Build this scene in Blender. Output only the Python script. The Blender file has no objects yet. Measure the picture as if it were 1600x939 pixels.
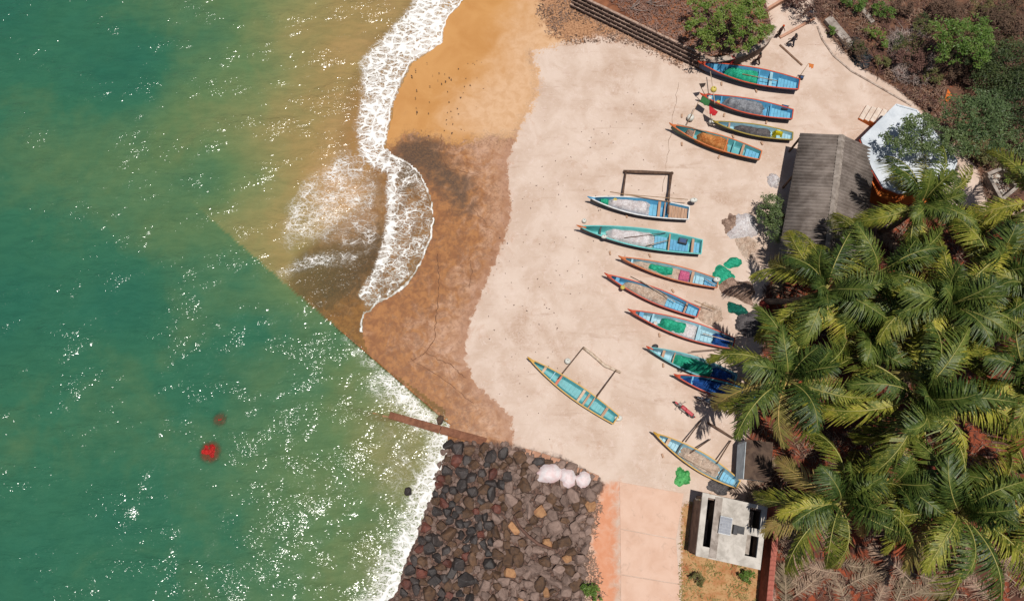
import bpy, bmesh, math, random
import numpy as np
from mathutils import Vector, Matrix, noise as mnoise

rad = math.radians
SC = bpy.context.scene
COL = SC.collection

# ------------------------------------------------------------------ camera
H, TH, F = 56.0, rad(15), 1164.0
cd = bpy.data.cameras.new("camera"); cam = bpy.data.objects.new("camera", cd); COL.objects.link(cam)
cam.location = (0, 0, H); cam.rotation_euler = (TH, 0, 0)
cd.sensor_width = 36; cd.lens = 36 * F / 1600; cd.clip_start = 1; cd.clip_end = 2000
SC.camera = cam
# ------------------------------------------------------------------ sky and sun
SUNV = Vector((0.055, -0.085, 1.0)).normalized()      # towards the sun, nearly overhead
elev = math.asin(SUNV.z); azim = math.atan2(SUNV.x, SUNV.y)
w = bpy.data.worlds.new("World"); SC.world = w; w.use_nodes = True
wn = w.node_tree.nodes; wl = w.node_tree.links
sky = wn.new("ShaderNodeTexSky"); sky.sky_type = 'NISHITA'; sky.sun_disc = False
sky.sun_elevation = elev; sky.sun_rotation = azim; sky.air_density = 1.0; sky.dust_density = 1.5
bg = wn["Background"]; bg.inputs[1].default_value = 0.05
wl.new(sky.outputs[0], bg.inputs[0])
sd = bpy.data.lights.new("sun", 'SUN'); sd.energy = 4.6; sd.angle = rad(0.53); sd.color = (1.0, 0.955, 0.89)
sun = bpy.data.objects.new("sun", sd); COL.objects.link(sun)
sun.rotation_euler = SUNV.to_track_quat('Z', 'Y').to_euler()
SC.view_settings.view_transform = 'Standard'; SC.view_settings.look = 'None'
SC.view_settings.exposure = 0.0; SC.view_settings.gamma = 1.0
SC.render.engine = 'CYCLES'; SC.cycles.use_denoising = True
SC.cycles.max_bounces = 6; SC.cycles.transparent_max_bounces = 8

# ------------------------------------------------------------------ helpers
cT, sT = math.cos(TH), math.sin(TH)
def G(px, py, z=0.0):
    """point of the photograph -> place on the level z"""
    u = (px - 800) / F; v = (469.5 - py) / F
    d = Vector((u, v * cT + sT, v * sT - cT)); t = (z - H) / d.z
    return Vector((u * t, d.y * t, z))
def GP(pts, z=0.0): return [G(p[0], p[1], z) for p in pts]
def lin(c):
    c = c / 255.0
    return c / 12.92 if c <= 0.04045 else ((c + 0.055) / 1.055) ** 2.4
EXPO = 1.45
def C(r, g, b, k=1.0): return (lin(r) / EXPO * k, lin(g) / EXPO * k, lin(b) / EXPO * k, 1)

def tag(o, label=None, cat=None, group=None, kind=None):
    if label: o["label"] = label
    if cat: o["category"] = cat
    if group: o["group"] = group
    if kind: o["kind"] = kind
    return o
def empty(name, loc=(0, 0, 0), rz=0.0):
    o = bpy.data.objects.new(name, None); COL.objects.link(o)
    o.location = loc; o.rotation_euler = (0, 0, rz); o.empty_display_size = 0.3
    return o
def link(name, me, m=None, parent=None):
    o = bpy.data.objects.new(name, me); COL.objects.link(o)
    if m is not None and len(me.materials) == 0: me.materials.append(m)
    if parent is not None: o.parent = parent
    return o
class MB:
    def __init__(s): s.v = []; s.f = []; s.mi = []
    def quad(s, a, b, c, d, m=0):
        n = len(s.v); s.v += [tuple(a), tuple(b), tuple(c), tuple(d)]; s.f.append((n, n+1, n+2, n+3)); s.mi.append(m)
    def tri(s, a, b, c, m=0):
        n = len(s.v); s.v += [tuple(a), tuple(b), tuple(c)]; s.f.append((n, n+1, n+2)); s.mi.append(m)
    def box(s, c, size, rz=0.0, rot=None, m=0):
        R = rot if rot is not None else Matrix.Rotation(rz, 3, 'Z')
        c = Vector(c); n = len(s.v)
        for dx in (-.5, .5):
            for dy in (-.5, .5):
                for dz in (-.5, .5):
                    s.v.append(tuple(c + R @ Vector((dx*size[0], dy*size[1], dz*size[2]))))
        for f in ((0,1,3,2),(4,6,7,5),(0,4,5,1),(2,3,7,6),(0,2,6,4),(1,5,7,3)):
            s.f.append(tuple(n+i for i in f)); s.mi.append(m)
        return s
    def tube(s, pts, r, n=8, cap=True, m=0):
        pts = [Vector(p) for p in pts]
        rs = r if isinstance(r, (list, tuple)) else [r]*len(pts)
        b = len(s.v); up = Vector((0, 0, 1))
        for i, p in enumerate(pts):
            t = (pts[min(i+1, len(pts)-1)] - pts[max(i-1, 0)])
            t = t.normalized() if t.length > 1e-9 else Vector((1, 0, 0))
            a = t.cross(up)
            if a.length < 1e-3: a = t.cross(Vector((0, 1, 0)))
            a.normalize(); c = a.cross(t).normalized()
            for k in range(n):
                q = 2*math.pi*k/n
                s.v.append(tuple(p + (a*math.cos(q) + c*math.sin(q))*rs[i]))
        for i in range(len(pts)-1):
            for k in range(n):
                k2 = (k+1) % n
                s.f.append((b+i*n+k, b+i*n+k2, b+(i+1)*n+k2, b+(i+1)*n+k)); s.mi.append(m)
        if cap:
            s.f.append(tuple(b+k for k in reversed(range(n)))); s.mi.append(m)
            e = b+(len(pts)-1)*n
            s.f.append(tuple(e+k for k in range(n))); s.mi.append(m)
        return s
    def prism(s, poly, z0, z1, m=0):
        """vertical prism over an xy polygon"""
        a = sum(poly[i][0]*poly[(i+1) % len(poly)][1]-poly[(i+1) % len(poly)][0]*poly[i][1] for i in range(len(poly)))
        if a < 0: poly = list(reversed(poly))
        n = len(s.v); k = len(poly)
        s.v += [(p[0], p[1], z0) for p in poly] + [(p[0], p[1], z1) for p in poly]
        s.f.append(tuple(n+i for i in reversed(range(k)))); s.mi.append(m)
        s.f.append(tuple(n+k+i for i in range(k))); s.mi.append(m)
        for i in range(k):
            j = (i+1) % k
            s.f.append((n+i, n+j, n+k+j, n+k+i)); s.mi.append(m)
        return s
    def mesh(s, name, mats=None, smooth=False):
        me = bpy.data.meshes.new(name); me.from_pydata(s.v, [], s.f); me.update()
        for x in (mats or []): me.materials.append(x)
        if mats and len(mats) > 1: me.polygons.foreach_set("material_index", s.mi)
        if smooth: me.polygons.foreach_set("use_smooth", [True]*len(me.polygons))
        return me
    def build(s, name, m, parent=None, smooth=False):
        mats = m if isinstance(m, list) else [m]
        return link(name, s.mesh(name, mats, smooth), None, parent)
def bevel(o, wd=0.02, seg=1):
    b = o.modifiers.new("bevel", 'BEVEL'); b.width = wd; b.segments = seg; b.limit_method = 'ANGLE'; return o
def revolve(prof, n=14):
    """lathe about z from (r, z) pairs"""
    mb = MB()
    for (r, z) in prof:
        for k in range(n):
            a = 2*math.pi*k/n; mb.v.append((r*math.cos(a), r*math.sin(a), z))
    for i in range(len(prof)-1):
        for k in range(n):
            k2 = (k+1) % n
            mb.f.append((i*n+k, i*n+k2, (i+1)*n+k2, (i+1)*n+k)); mb.mi.append(0)
    return mb
def ball(c, r, seg=12, rings=8, sq=(1, 1, 1)):
    prof = [(max(1e-3, r*math.sin(math.pi*i/rings)), -r*math.cos(math.pi*i/rings)) for i in range(rings+1)]
    mb = revolve(prof, seg); mb.v = [(c[0]+x*sq[0], c[1]+y*sq[1], c[2]+z*sq[2]) for x, y, z in mb.v]
    return mb

# ------------------------------------------------------------------ node mini-language
class NT:
    def __init__(s, m):
        s.t = m.node_tree; s.n = s.t.nodes; s.l = s.t.links
    def new(s, ty, **kw):
        x = s.n.new(ty)
        for k, v in kw.items(): setattr(x, k, v)
        return x
    def put(s, sock, v):
        if isinstance(v, bpy.types.NodeSocket): s.l.new(v, sock)
        elif v is not None:
            if sock.type == 'VECTOR' and isinstance(v, (int, float)): v = (v, v, v)
            sock.default_value = v
    def math(s, op, a, b=None, c=None, clamp=False):
        x = s.new("ShaderNodeMath", operation=op); x.use_clamp = clamp
        for i, v in enumerate((a, b, c)):
            if v is not None: s.put(x.inputs[i], v)
        return x.outputs[0]
    def add(s, a, b): return s.math('ADD', a, b)
    def sub(s, a, b): return s.math('SUBTRACT', a, b)
    def mul(s, a, b): return s.math('MULTIPLY', a, b)
    def mix(s, f, a, b):
        x = s.new("ShaderNodeMix", data_type='RGBA'); s.put(x.inputs[0], f); s.put(x.inputs[6], a); s.put(x.inputs[7], b)
        return x.outputs[2]
    def mulc(s, f, a, b):
        x = s.new("ShaderNodeMix", data_type='RGBA', blend_type='MULTIPLY'); s.put(x.inputs[0], f); s.put(x.inputs[6], a); s.put(x.inputs[7], b)
        return x.outputs[2]
    def step(s, v, lo, hi, a=0.0, b=1.0):
        x = s.new("ShaderNodeMapRange", interpolation_type='SMOOTHSTEP')
        s.put(x.inputs[0], v); s.put(x.inputs[1], lo); s.put(x.inputs[2], hi); s.put(x.inputs[3], a); s.put(x.inputs[4], b)
        return x.outputs[0]
    def attr(s, name):
        x = s.new("ShaderNodeAttribute"); x.attribute_name = name; return x.outputs["Fac"]
    def coord(s, which="Object"):
        return s.new("ShaderNodeTexCoord").outputs[which]
    def pos(s): return s.new("ShaderNodeNewGeometry").outputs["Position"]
    def map(s, v, loc=(0,0,0), rot=(0,0,0), sc=(1,1,1)):
        x = s.new("ShaderNodeMapping"); s.put(x.inputs[0], v)
        x.inputs[1].default_value = loc; x.inputs[2].default_value = rot; x.inputs[3].default_value = sc
        return x.outputs[0]
    def noise(s, v, scale, detail=4, rough=0.55, dist=0.0, col=False):
        x = s.new("ShaderNodeTexNoise"); s.put(x.inputs["Vector"], v); x.inputs["Scale"].default_value = scale
        x.inputs["Detail"].default_value = detail; x.inputs["Roughness"].default_value = rough; x.inputs["Distortion"].default_value = dist
        return x.outputs["Color" if col else "Fac"]
    def voro(s, v, scale, feature='F1', rnd=1.0, out="Distance"):
        x = s.new("ShaderNodeTexVoronoi", feature=feature); s.put(x.inputs["Vector"], v); x.inputs["Scale"].default_value = scale
        x.inputs["Randomness"].default_value = rnd
        return x.outputs[out]
    def wave(s, v, scale, dist=2.0, detail=2):
        x = s.new("ShaderNodeTexWave"); s.put(x.inputs["Vector"], v); x.inputs["Scale"].default_value = scale
        x.inputs["Distortion"].default_value = dist; x.inputs["Detail"].default_value = detail
        return x.outputs["Fac"]
    def ramp(s, f, stops):
        x = s.new("ShaderNodeValToRGB"); s.put(x.inputs[0], f); e = x.color_ramp.elements
        e[0].position, e[0].color = stops[0]; e[1].position, e[1].color = stops[-1]
        for p, c in stops[1:-1]:
            q = e.new(p); q.color = c
        return x.outputs[0]
    def bump(s, h, strength=0.5, dist=0.05, normal=None):
        x = s.new("ShaderNodeBump"); x.inputs["Strength"].default_value = strength; x.inputs["Distance"].default_value = dist
        s.put(x.inputs["Height"], h)
        if normal is not None: s.put(x.inputs["Normal"], normal)
        return x.outputs[0]
    def rnd(s): return s.new("ShaderNodeObjectInfo").outputs["Random"]
    @property
    def bsdf(s): return s.n["Principled BSDF"]
    def out(s, col=None, rough=None, normal=None):
        b = s.bsdf
        if col is not None: s.put(b.inputs["Base Color"], col)
        if rough is not None: s.put(b.inputs["Roughness"], rough)
        if normal is not None: s.put(b.inputs["Normal"], normal)
MATS = {}
def newmat(name):
    m = bpy.data.materials.new(name); m.use_nodes = True; MATS[name] = m
    return m, NT(m)
def mat(name, c1, c2=None, rough=0.75, scale=3.0, bump=0.3, bscale=18.0, bdist=0.02, spec=0.35, stretch=None, var=0.0, dirt=0.0, metal=0.0):
    """general weathered surface: two-tone mottling, fine relief, optional dirt and a tint per object"""
    if name in MATS: return MATS[name]
    m, n = newmat(name)
    c2 = c2 or tuple(x*0.72 for x in c1[:3])+(1,)
    v = n.coord("Object")
    if stretch: v = n.map(v, sc=stretch)
    col = n.mix(n.step(n.noise(v, scale, 6, 0.62, 0.4), 0.34, 0.68), c1, c2)
    if dirt:
        d = n.step(n.noise(v, scale*2.3, 8, 0.7, 0.8), 0.55, 0.72, 0, dirt)
        col = n.mix(d, col, (0.10, 0.075, 0.055, 1))
    if var:
        hs = n.new("ShaderNodeHueSaturation"); n.put(hs.inputs["Color"], col)
        n.put(hs.inputs["Value"], n.math('MULTIPLY_ADD', n.rnd(), 2*var, 1-var)); col = hs.outputs[0]
    nb = n.bump(n.noise(v, bscale, 5, 0.6), bump, bdist)
    n.out(col, rough, nb); n.bsdf.inputs["Specular IOR Level"].default_value = spec; n.bsdf.inputs["Metallic"].default_value = metal
    return m

# ------------------------------------------------------------------ signed distance fields on the ground plan
def sdf(P, poly):
    """positive inside"""
    poly = np.array([(p[0], p[1]) for p in poly]); x, y = P[:, 0], P[:, 1]
    best = np.full(len(P), 1e9); ins = np.zeros(len(P), bool)
    for i in range(len(poly)):
        a, b = poly[i], poly[(i+1) % len(poly)]
        d = b-a; L = max(1e-12, d@d)
        t = np.clip(((x-a[0])*d[0]+(y-a[1])*d[1])/L, 0, 1)
        best = np.minimum(best, np.hypot(x-a[0]-t*d[0], y-a[1]-t*d[1]))
        cr = (a[1] > y) != (b[1] > y)
        if abs(d[1]) > 1e-12: ins ^= cr & (x < a[0]+(y-a[1])*d[0]/d[1])
    return np.where(ins, best, -best)
def dist_line(P, line):
    line = np.array([(p[0], p[1]) for p in line]); best = np.full(len(P), 1e9)
    for a, b in zip(line[:-1], line[1:]):
        d = b-a; t = np.clip(((P[:, 0]-a[0])*d[0]+(P[:, 1]-a[1])*d[1])/(d@d), 0, 1)
        best = np.minimum(best, np.hypot(P[:, 0]-a[0]-t*d[0], P[:, 1]-a[1]-t*d[1]))
    return best
def smooth_noise(P, sc, seed=0.0):
    return np.array([mnoise.noise(Vector((x*sc+seed, y*sc-seed, seed))) for x, y in P])
def axis(lo, hi, step, far_lo, far_hi):
    a = list(np.arange(lo, hi+1e-6, step)); d = step
    while a[-1] < far_hi: d = min(d*1.5, 40); a.append(a[-1]+d)
    b = []; q = lo; d = step
    while q > far_lo: d = min(d*1.5, 40); q -= d; b.append(q)
    return np.array(b[::-1]+a)
def grid_mesh(name, X, Y, Z=None):
    nx, ny = len(X), len(Y)
    xx, yy = np.meshgrid(X, Y); P = np.stack([xx.ravel(), yy.ravel()], 1)
    i = np.arange(nx*ny).reshape(ny, nx)
    f = np.stack([i[:-1, :-1], i[:-1, 1:], i[1:, 1:], i[1:, :-1]], -1).reshape(-1, 4)
    return P, f
def np_mesh(name, V, Fc, smooth=True):
    me = bpy.data.meshes.new(name)
    me.vertices.add(len(V)); me.vertices.foreach_set("co", np.asarray(V, np.float32).ravel())
    k = Fc.shape[1]
    me.loops.add(len(Fc)*k); me.loops.foreach_set("vertex_index", Fc.ravel().astype(np.int32))
    me.polygons.add(len(Fc)); me.polygons.foreach_set("loop_start", np.arange(0, len(Fc)*k, k, dtype=np.int32))
    me.update(calc_edges=True); me.validate()
    if smooth: me.polygons.foreach_set("use_smooth", np.ones(len(me.polygons), bool))
    return me
def set_attr(me, name, val):
    a = me.attributes.new(name, 'FLOAT', 'POINT'); a.data.foreach_set("value", np.asarray(val, np.float32))

FAR = 900
# the sea side of the dry line on slipway and beach
L0 = [(880,-60),(842,40),(832,85),(840,120),(838,150),(815,195),(803,225),(792,262),(800,330),(790,372),(772,415),(748,470),(733,505),(727,560),(745,600),(772,625),(800,650),(802,690),(800,720),(800,1000)]
SEA = GP(L0) + [Vector((-10, -FAR, 0)), Vector((-FAR, -FAR, 0)), Vector((-FAR, FAR, 0)), Vector((0, FAR, 0))]
# the water's edge
WE = [(745,-40),(733,-10),(722,6),(700,28),(694,48),(693,66),(680,75),(662,86),(643,97),(634,115),(622,138),(613,160),(611,182),(605,205),(601,228),(610,240),(632,248),(652,262),(668,286),(677,315),(681,345),(676,372),(669,392),(660,412),(649,432),(638,447),(620,460),(604,470),(590,474),(580,489),(571,491),(567,508),(570,530),(580,556),(700,640),(702,690),(700,705),(690,735),(680,770),(665,800),(655,835),(640,868),(628,900),(612,945),(590,1000)]
WATER = GP(WE, -0.4) + [Vector((-12, -FAR, 0)), Vector((-FAR, -FAR, 0)), Vector((-FAR, FAR, 0)), Vector((-6, FAR, 0))]
ZW = -0.5
AB = (G(300, 318, -0.5), G(694, 656, -0.25))           # the slipway's cut edge above the sea
CD = (G(606, 650, -0.3), G(815, 703, -0.1))            # line of the concrete groyne
def side(P, a, b): return (b.x-a.x)*(P[..., 1]-a.y)-(b.y-a.y)*(P[..., 0]-a.x)

POLY = {
 "a_sand": [(560,-80),(905,-80),(900,10),(960,48),(880,70),(832,85),(845,120),(838,160),(805,215),(770,215),(720,225),(640,205),(600,235),(560,300),(440,380),(300,400),(200,300),(200,-80)],
 "a_soil": [(1268,-80),(1275,30),(1300,62),(1338,103),(1400,140),(1428,163),(1525,262),(1545,330),(1720,330),(1720,-80)],
 "a_red": [(1345,395),(1215,405),(1190,450),(1185,530),(1180,640),(1160,690),(1168,760),(1205,790),(1190,1000),(1760,1000),(1760,330),(1545,330),(1420,310)],
 "a_grass": [(1064,790),(1058,1000),(1192,1000),(1200,800),(1110,770)],
 "a_strip": [(925,758),(967,750),(972,1000),(890,1000),(915,880),(922,800)],
 "a_litter": [(862,-60),(905,-20),(960,30),(1080,90),(1075,112),(990,72),(955,66),(880,70),(850,50),(838,20)],
 "a_alg": [(612,215),(640,204),(664,205),(690,218),(700,250),(735,275),(742,325),(715,335),(690,300),(655,275),(625,310),(600,345),(540,365),(470,385),(420,420),(440,455),(500,485),(560,460),(600,410),(626,320),(606,240)],
 "a_bed": [(690,685),(790,692),(880,715),(945,752),(930,800),(915,880),(900,1000),(560,1000),(590,939),(630,860),(665,780)],
}
def _far(p):
    x, y = p
    return (3200 if x >= 1720 else x, -1200 if y <= -60 else (1700 if y >= 1000 else y))
POLYW = {k: GP([_far(p) for p in v]) for k, v in POLY.items()}
RUST = [GP([(690,652),(562,535),(470,455)], -0.3), GP([(560,500),(600,480),(655,440),(690,380),(690,320),(650,260)], -0.3)]

def land_z(P):
    d = sdf(P, SEA)
    z = np.where(d > 0, np.maximum(-0.055*d, -2.2), 0.0)
    return z
def zat(x, y): return float(land_z(np.array([[x, y]]))[0])

# ------------------------------------------------------------------ ground sheet
X = axis(-28, 52, 0.22, -FAR+100, FAR-100); Y = axis(-10, 48, 0.22, -FAR+100, FAR-100)
P, Fc = grid_mesh("ground", X, Y)
z = land_z(P)
rough_zone = np.clip(np.maximum.reduce([sdf(P, POLYW[k]) for k in ("a_soil", "a_red", "a_grass", "a_litter", "a_bed")]), 0, 1)
idx = np.where((rough_zone > 0) & (np.abs(P[:, 0]) < 60) & (P[:, 1] > -15) & (P[:, 1] < 55))[0]
nz = smooth_noise(P[idx], 0.9, 3.1)*0.07 + smooth_noise(P[idx], 2.6, 7.7)*0.035
z[idx] += nz*rough_zone[idx]
me = np_mesh("ground", np.column_stack([P, z]), Fc)
bm = bmesh.new(); bm.from_mesh(me)
for a, b in (AB, CD):
    d = (b-a); nrm = Vector((d.y, -d.x, 0)).normalized()
    bmesh.ops.bisect_plane(bm, geom=bm.verts[:]+bm.edges[:]+bm.faces[:], plane_co=a, plane_no=nrm, dist=1e-5)
def sgn(p, ln): return (ln[1].x-ln[0].x)*(p.y-ln[0].y)-(ln[1].y-ln[0].y)*(p.x-ln[0].x)
dead = [f for f in bm.faces if sgn(f.calc_center_median(), AB) < 0 and sgn(f.calc_center_median(), CD) > 0 and f.calc_center_median().x < AB[1].x + 0.5]
bmesh.ops.delete(bm, geom=dead, context='FACES')
nAB = Vector((-(AB[1].y-AB[0].y), AB[1].x-AB[0].x)).normalized()
edges = [e for e in bm.edges if len(e.link_faces) == 1 and all(abs((v.co.x-AB[0].x)*nAB.x+(v.co.y-AB[0].y)*nAB.y) < 0.02 and v.co.x > -60 for v in e.verts)]
r = bmesh.ops.extrude_edge_only(bm, edges=edges)
for g in r["geom"]:
    if isinstance(g, bmesh.types.BMVert): g.co.z -= 2.0
bm.to_mesh(me); bm.free()
nv = len(me.vertices); co = np.zeros(nv*3, np.float32); me.vertices.foreach_get("co", co); PV = co.reshape(-1, 3)[:, :2].astype(float)
set_attr(me, "a_dry", np.clip(sdf(PV, SEA), -30, 30))
for k, pl in POLYW.items(): set_attr(me, k, np.clip(sdf(PV, pl), -9, 9))
set_attr(me, "a_rust", np.minimum(np.minimum(dist_line(PV, RUST[0]), dist_line(PV, RUST[1])*0.8), 9))
set_attr(me, "a_wat", np.clip(sdf(PV, WATER), -20, 20))

m, n = newmat("ground_surface")
v = n.pos()
nA = n.noise(v, 0.35, 6, 0.6, 0.5); nB = n.noise(v, 1.6, 6, 0.65, 0.4); nC = n.noise(v, 7.0, 6, 0.7); nD = n.noise(v, 26.0, 3, 0.7)
nE = n.noise(n.map(v, loc=(31, 7, 3)), 0.8, 8, 0.68, 0.9)
# dry concrete: pale pinkish cement, blotches, darker tyre and drain marks, speckle
dry = n.mix(n.step(nA, 0.35, 0.66), C(227,205,189), C(210,184,165))
dry = n.mix(n.step(nB, 0.5, 0.75, 0, 0.5), dry, C(236,214,202))
dry = n.mix(n.step(nE, 0.56, 0.72, 0, 0.45), dry, C(196,158,134))
st = n.noise(n.map(v, rot=(0, 0, 0.15), sc=(0.12, 1.0, 1)), 1.1, 6, 0.65, 0.6)
dry = n.mix(n.mul(n.step(st, 0.56, 0.70, 0, 0.7), n.step(nB, 0.35, 0.65)), dry, C(184,152,130))
st2 = n.noise(n.map(v, rot=(0, 0, 0.32), sc=(0.10, 1.0, 1)), 4.0, 5, 0.7, 0.3)
dry = n.mix(n.mul(n.step(st2, 0.56, 0.68, 0, 0.5), n.step(nA, 0.42, 0.6)), dry, C(190,158,138))
dry = n.mix(n.step(nC, 0.60, 0.78, 0, 0.35), dry, C(180,146,126))
dry = n.mix(n.step(nD, 0.60, 0.74, 0, 0.5), dry, C(160,126,106))
spk = n.voro(n.map(v, sc=(1,1,0)), 1.5)
dry = n.mix(n.mul(n.step(spk, 0.03, 0.075, 1, 0), n.step(nB, 0.5, 0.6, 0, 0.7)), dry, C(120,92,76))
dry = n.mix(n.step(nD, 0.30, 0.42, 0.3, 0), dry, C(244,226,214))
stain = n.mul(n.step(n.noise(n.map(v, loc=(5,2,0)), 0.22, 7, 0.66, 0.8), 0.54, 0.70), n.step(nC, 0.3, 0.62))
dry = n.mix(n.mul(stain, 0.7), dry, C(184,150,126))
squig = n.math('ABSOLUTE', n.sub(n.noise(v, 1.3, 3, 0.5, 1.5), 0.5))
dry = n.mix(n.mul(n.step(squig, 0.0, 0.012, 0.5, 0), n.step(nE, 0.4, 0.6)), dry, C(246,230,220))
# wet concrete with rusty algae film
wet = n.mix(n.step(nB, 0.32, 0.68), C(204,160,128), C(182,134,100))
wet = n.mix(n.step(nC, 0.5, 0.75, 0, 0.5), wet, C(158,104,74))
rustn = n.add(n.attr("a_rust"), n.mul(n.sub(nE, 0.5), 13.0))
rust = n.mix(n.step(nB, 0.36, 0.62), C(178,118,60), C(142,88,44))
wet = n.mix(n.step(rustn, 0.8, 5.2, 0.92, 0), wet, rust)
grain = n.mul(n.step(n.noise(v, 3.3, 8, 0.75, 0.5), 0.47, 0.60), n.step(nE, 0.36, 0.56))
wet = n.mix(n.mul(grain, 0.5), wet, C(118,82,56))
wet = n.mix(n.step(nD, 0.58, 0.75, 0, 0.5), wet, C(116,74,50))
wet = n.mix(n.mul(n.step(rustn, 3.0, 7.5, 0, 0.6), n.step(nA, 0.36, 0.6)), wet, C(214,172,148))
edge = n.add(n.attr("a_dry"), n.add(n.mul(n.sub(nB, 0.5), 1.1), n.mul(n.sub(nC, 0.5), 0.7)))
wmask = n.step(edge, -0.06, 0.10)
damp = n.step(n.add(edge, n.mul(n.sub(nE, 0.5), 2.0)), -1.2, 0.1, 0, 0.35)
damp = n.mul(damp, n.step(nE, 0.5, 0.62))
col = n.mix(damp, dry, C(206,166,142))
col = n.mix(wmask, col, wet)
rim = n.mul(n.step(edge, -0.02, 0.16), n.step(edge, 0.2, 1.1, 1, 0))
col = n.mix(n.mul(rim, 0.45), col, C(160,112,84))
# black algae on the submerged foot
alg = n.add(n.attr("a_alg"), n.add(n.mul(n.sub(nB, 0.5), 3.4), n.mul(n.sub(nC, 0.5), 2.4)))
col = n.mix(n.step(alg, -0.9, 1.3, 0, 0.92), col, n.mix(n.step(nC, 0.4, 0.65), C(74,58,46), C(118,86,58)))
# sand
sdry = n.mix(n.step(nB, 0.35, 0.7), C(226,184,144), C(212,166,122))
swet = n.mix(n.step(nA, 0.35, 0.7), C(212,156,92), C(200,142,78))
swm = n.step(n.add(n.attr("a_wat"), n.mul(n.sub(nA, 0.5), 7.0)), -7.5, -2.5)
sand = n.mix(swm, sdry, swet)
sand = n.mix(n.step(nC, 0.62, 0.74, 0, 0.22), sand, C(160,112,68))
sand = n.mix(n.step(nE, 0.6, 0.75, 0, 0.35), sand, C(180,132,84))
sm = n.add(n.attr("a_sand"), n.add(n.mul(n.sub(nB, 0.5), 2.6), n.mul(n.sub(nC, 0.5), 2.2)))
col = n.mix(n.step(sm, -0.15, 0.3), col, sand)
rim2 = n.mul(n.step(sm, -0.9, 0.0), n.step(edge, 0.0, 0.3))
col = n.mix(n.mul(n.mul(rim2, n.step(sm, 0.2, 1.0, 1, 0)), n.step(nC, 0.45, 0.6, 0, 0.55)), col, C(112,82,58))
# leaf litter below the block wall
litc = n.mix(n.step(nC, 0.4, 0.62), C(196,146,108), C(128,84,56))
litm = n.add(n.attr("a_litter"), n.add(n.mul(n.sub(nB, 0.5), 3.0), n.mul(n.sub(nC, 0.5), 2.0)))
col = n.mix(n.step(litm, -0.1, 0.7, 0, 0.85), col, litc)
# earth of the scrub
soil = n.mix(n.step(nB, 0.35, 0.65), C(122,86,66), C(84,58,46))
soil = n.mix(n.step(nC, 0.55, 0.72), soil, C(178,130,96))
soil = n.mix(n.step(nE, 0.62, 0.70, 0, 0.7), soil, C(164,88,56))
col = n.mix(n.step(n.add(n.attr("a_soil"), n.mul(n.sub(nC, 0.5), 0.9)), -0.1, 0.2), col, soil)
red = n.mix(n.step(nB, 0.35, 0.65), C(164,80,48), C(112,58,40))
red = n.mix(n.step(nC, 0.55, 0.75, 0, 0.7), red, C(120,62,40))
red = n.mix(n.step(nE, 0.44, 0.58, 0, 0.9), red, C(84,56,44))
col = n.mix(n.step(n.add(n.attr("a_red"), n.mul(n.sub(nB, 0.5), 1.6)), -0.1, 0.5), col, red)
gr = n.mix(n.step(nB, 0.4, 0.62), C(196,154,108), C(182,126,82))
gr = n.mix(n.step(nC, 0.52, 0.66), gr, C(140,112,52))
gr = n.mix(n.step(nE, 0.56, 0.66, 0, 0.8), gr, C(150,78,48))
col = n.mix(n.step(n.add(n.attr("a_grass"), n.mul(n.sub(nC, 0.5), 1.2)), -0.1, 0.2), col, gr)
strip = n.mix(n.step(nB, 0.35, 0.65), C(228,160,124), C(220,146,106))
strip = n.mix(n.step(nC, 0.6, 0.75, 0, 0.5), strip, C(200,130,90))
col = n.mix(n.step(n.add(n.attr("a_strip"), n.mul(n.sub(nB, 0.5), 2.6)), -0.5, 0.9, 0, 0.92), col, strip)
bed = n.mix(n.step(nC, 0.4, 0.6), C(120,92,80), C(70,54,48))
col = n.mix(n.step(n.add(n.attr("a_bed"), n.mul(n.sub(nB, 0.5), 1.2)), -0.2, 0.3), col, bed)
hgt = n.add(n.mul(nC, 0.6), n.mul(nD, 0.4))
rg = n.math('MULTIPLY_ADD', n.mul(wmask, n.step(n.attr("a_bed"), -0.5, 0, 1, 0)), -0.35, 0.88)
n.out(col, rg, n.bump(hgt, 0.45, 0.03)); n.bsdf.inputs["Specular IOR Level"].default_value = 0.3
me.materials.append(m)
ground = link("ground", me); tag(ground, kind="structure")

# joints and cracks of the slipway: thin dark ribbons in the concrete
crack_m = mat("crack_dirt", C(96,64,46), C(130,90,66), 0.95)
def ribbon(pts, wd, seed, sub=8, jit=0.09, lift=0.004):
    rnd = random.Random(seed); pts = [Vector((p.x, p.y, 0)) for p in pts]; mb = MB(); L = []
    for a, b in zip(pts[:-1], pts[1:]):
        for k in range(sub): L.append(a.lerp(b, k/sub) + Vector((rnd.uniform(-jit, jit), rnd.uniform(-jit, jit), 0)))
    L.append(pts[-1]); prev = None
    for i, p in enumerate(L):
        t = (L[min(i+1, len(L)-1)]-L[max(i-1, 0)]).normalized(); q = Vector((-t.y, t.x, 0))*wd*rnd.uniform(0.4, 1.2)*0.5
        zz = zat(p.x, p.y)+lift
        cur = (Vector((p.x+q.x, p.y+q.y, zz)), Vector((p.x-q.x, p.y-q.y, zz)))
        if prev: mb.quad(prev[1], cur[1], cur[0], prev[0])
        prev = cur
    return mb
for i, (pts, wd) in enumerate([
    ([(682,396),(685,430),(684,470),(681,500),(678,530),(664,550),(645,562)], 0.07),
    ([(664,550),(705,570),(728,590)], 0.05), ([(733,402),(737,425),(733,450)], 0.04),
    ([(716,330),(735,320),(760,350)], 0.04),
    ([(690,205),(686,240),(700,262),(740,270)], 0.05),
    ([(1060,130),(1052,180),(1043,245),(1035,300)], 0.03), ([(640,560),(690,590),(740,630)], 0.04)]):
    ribbon(GP(pts), wd, i).build("crack", crack_m, ground)

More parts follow.
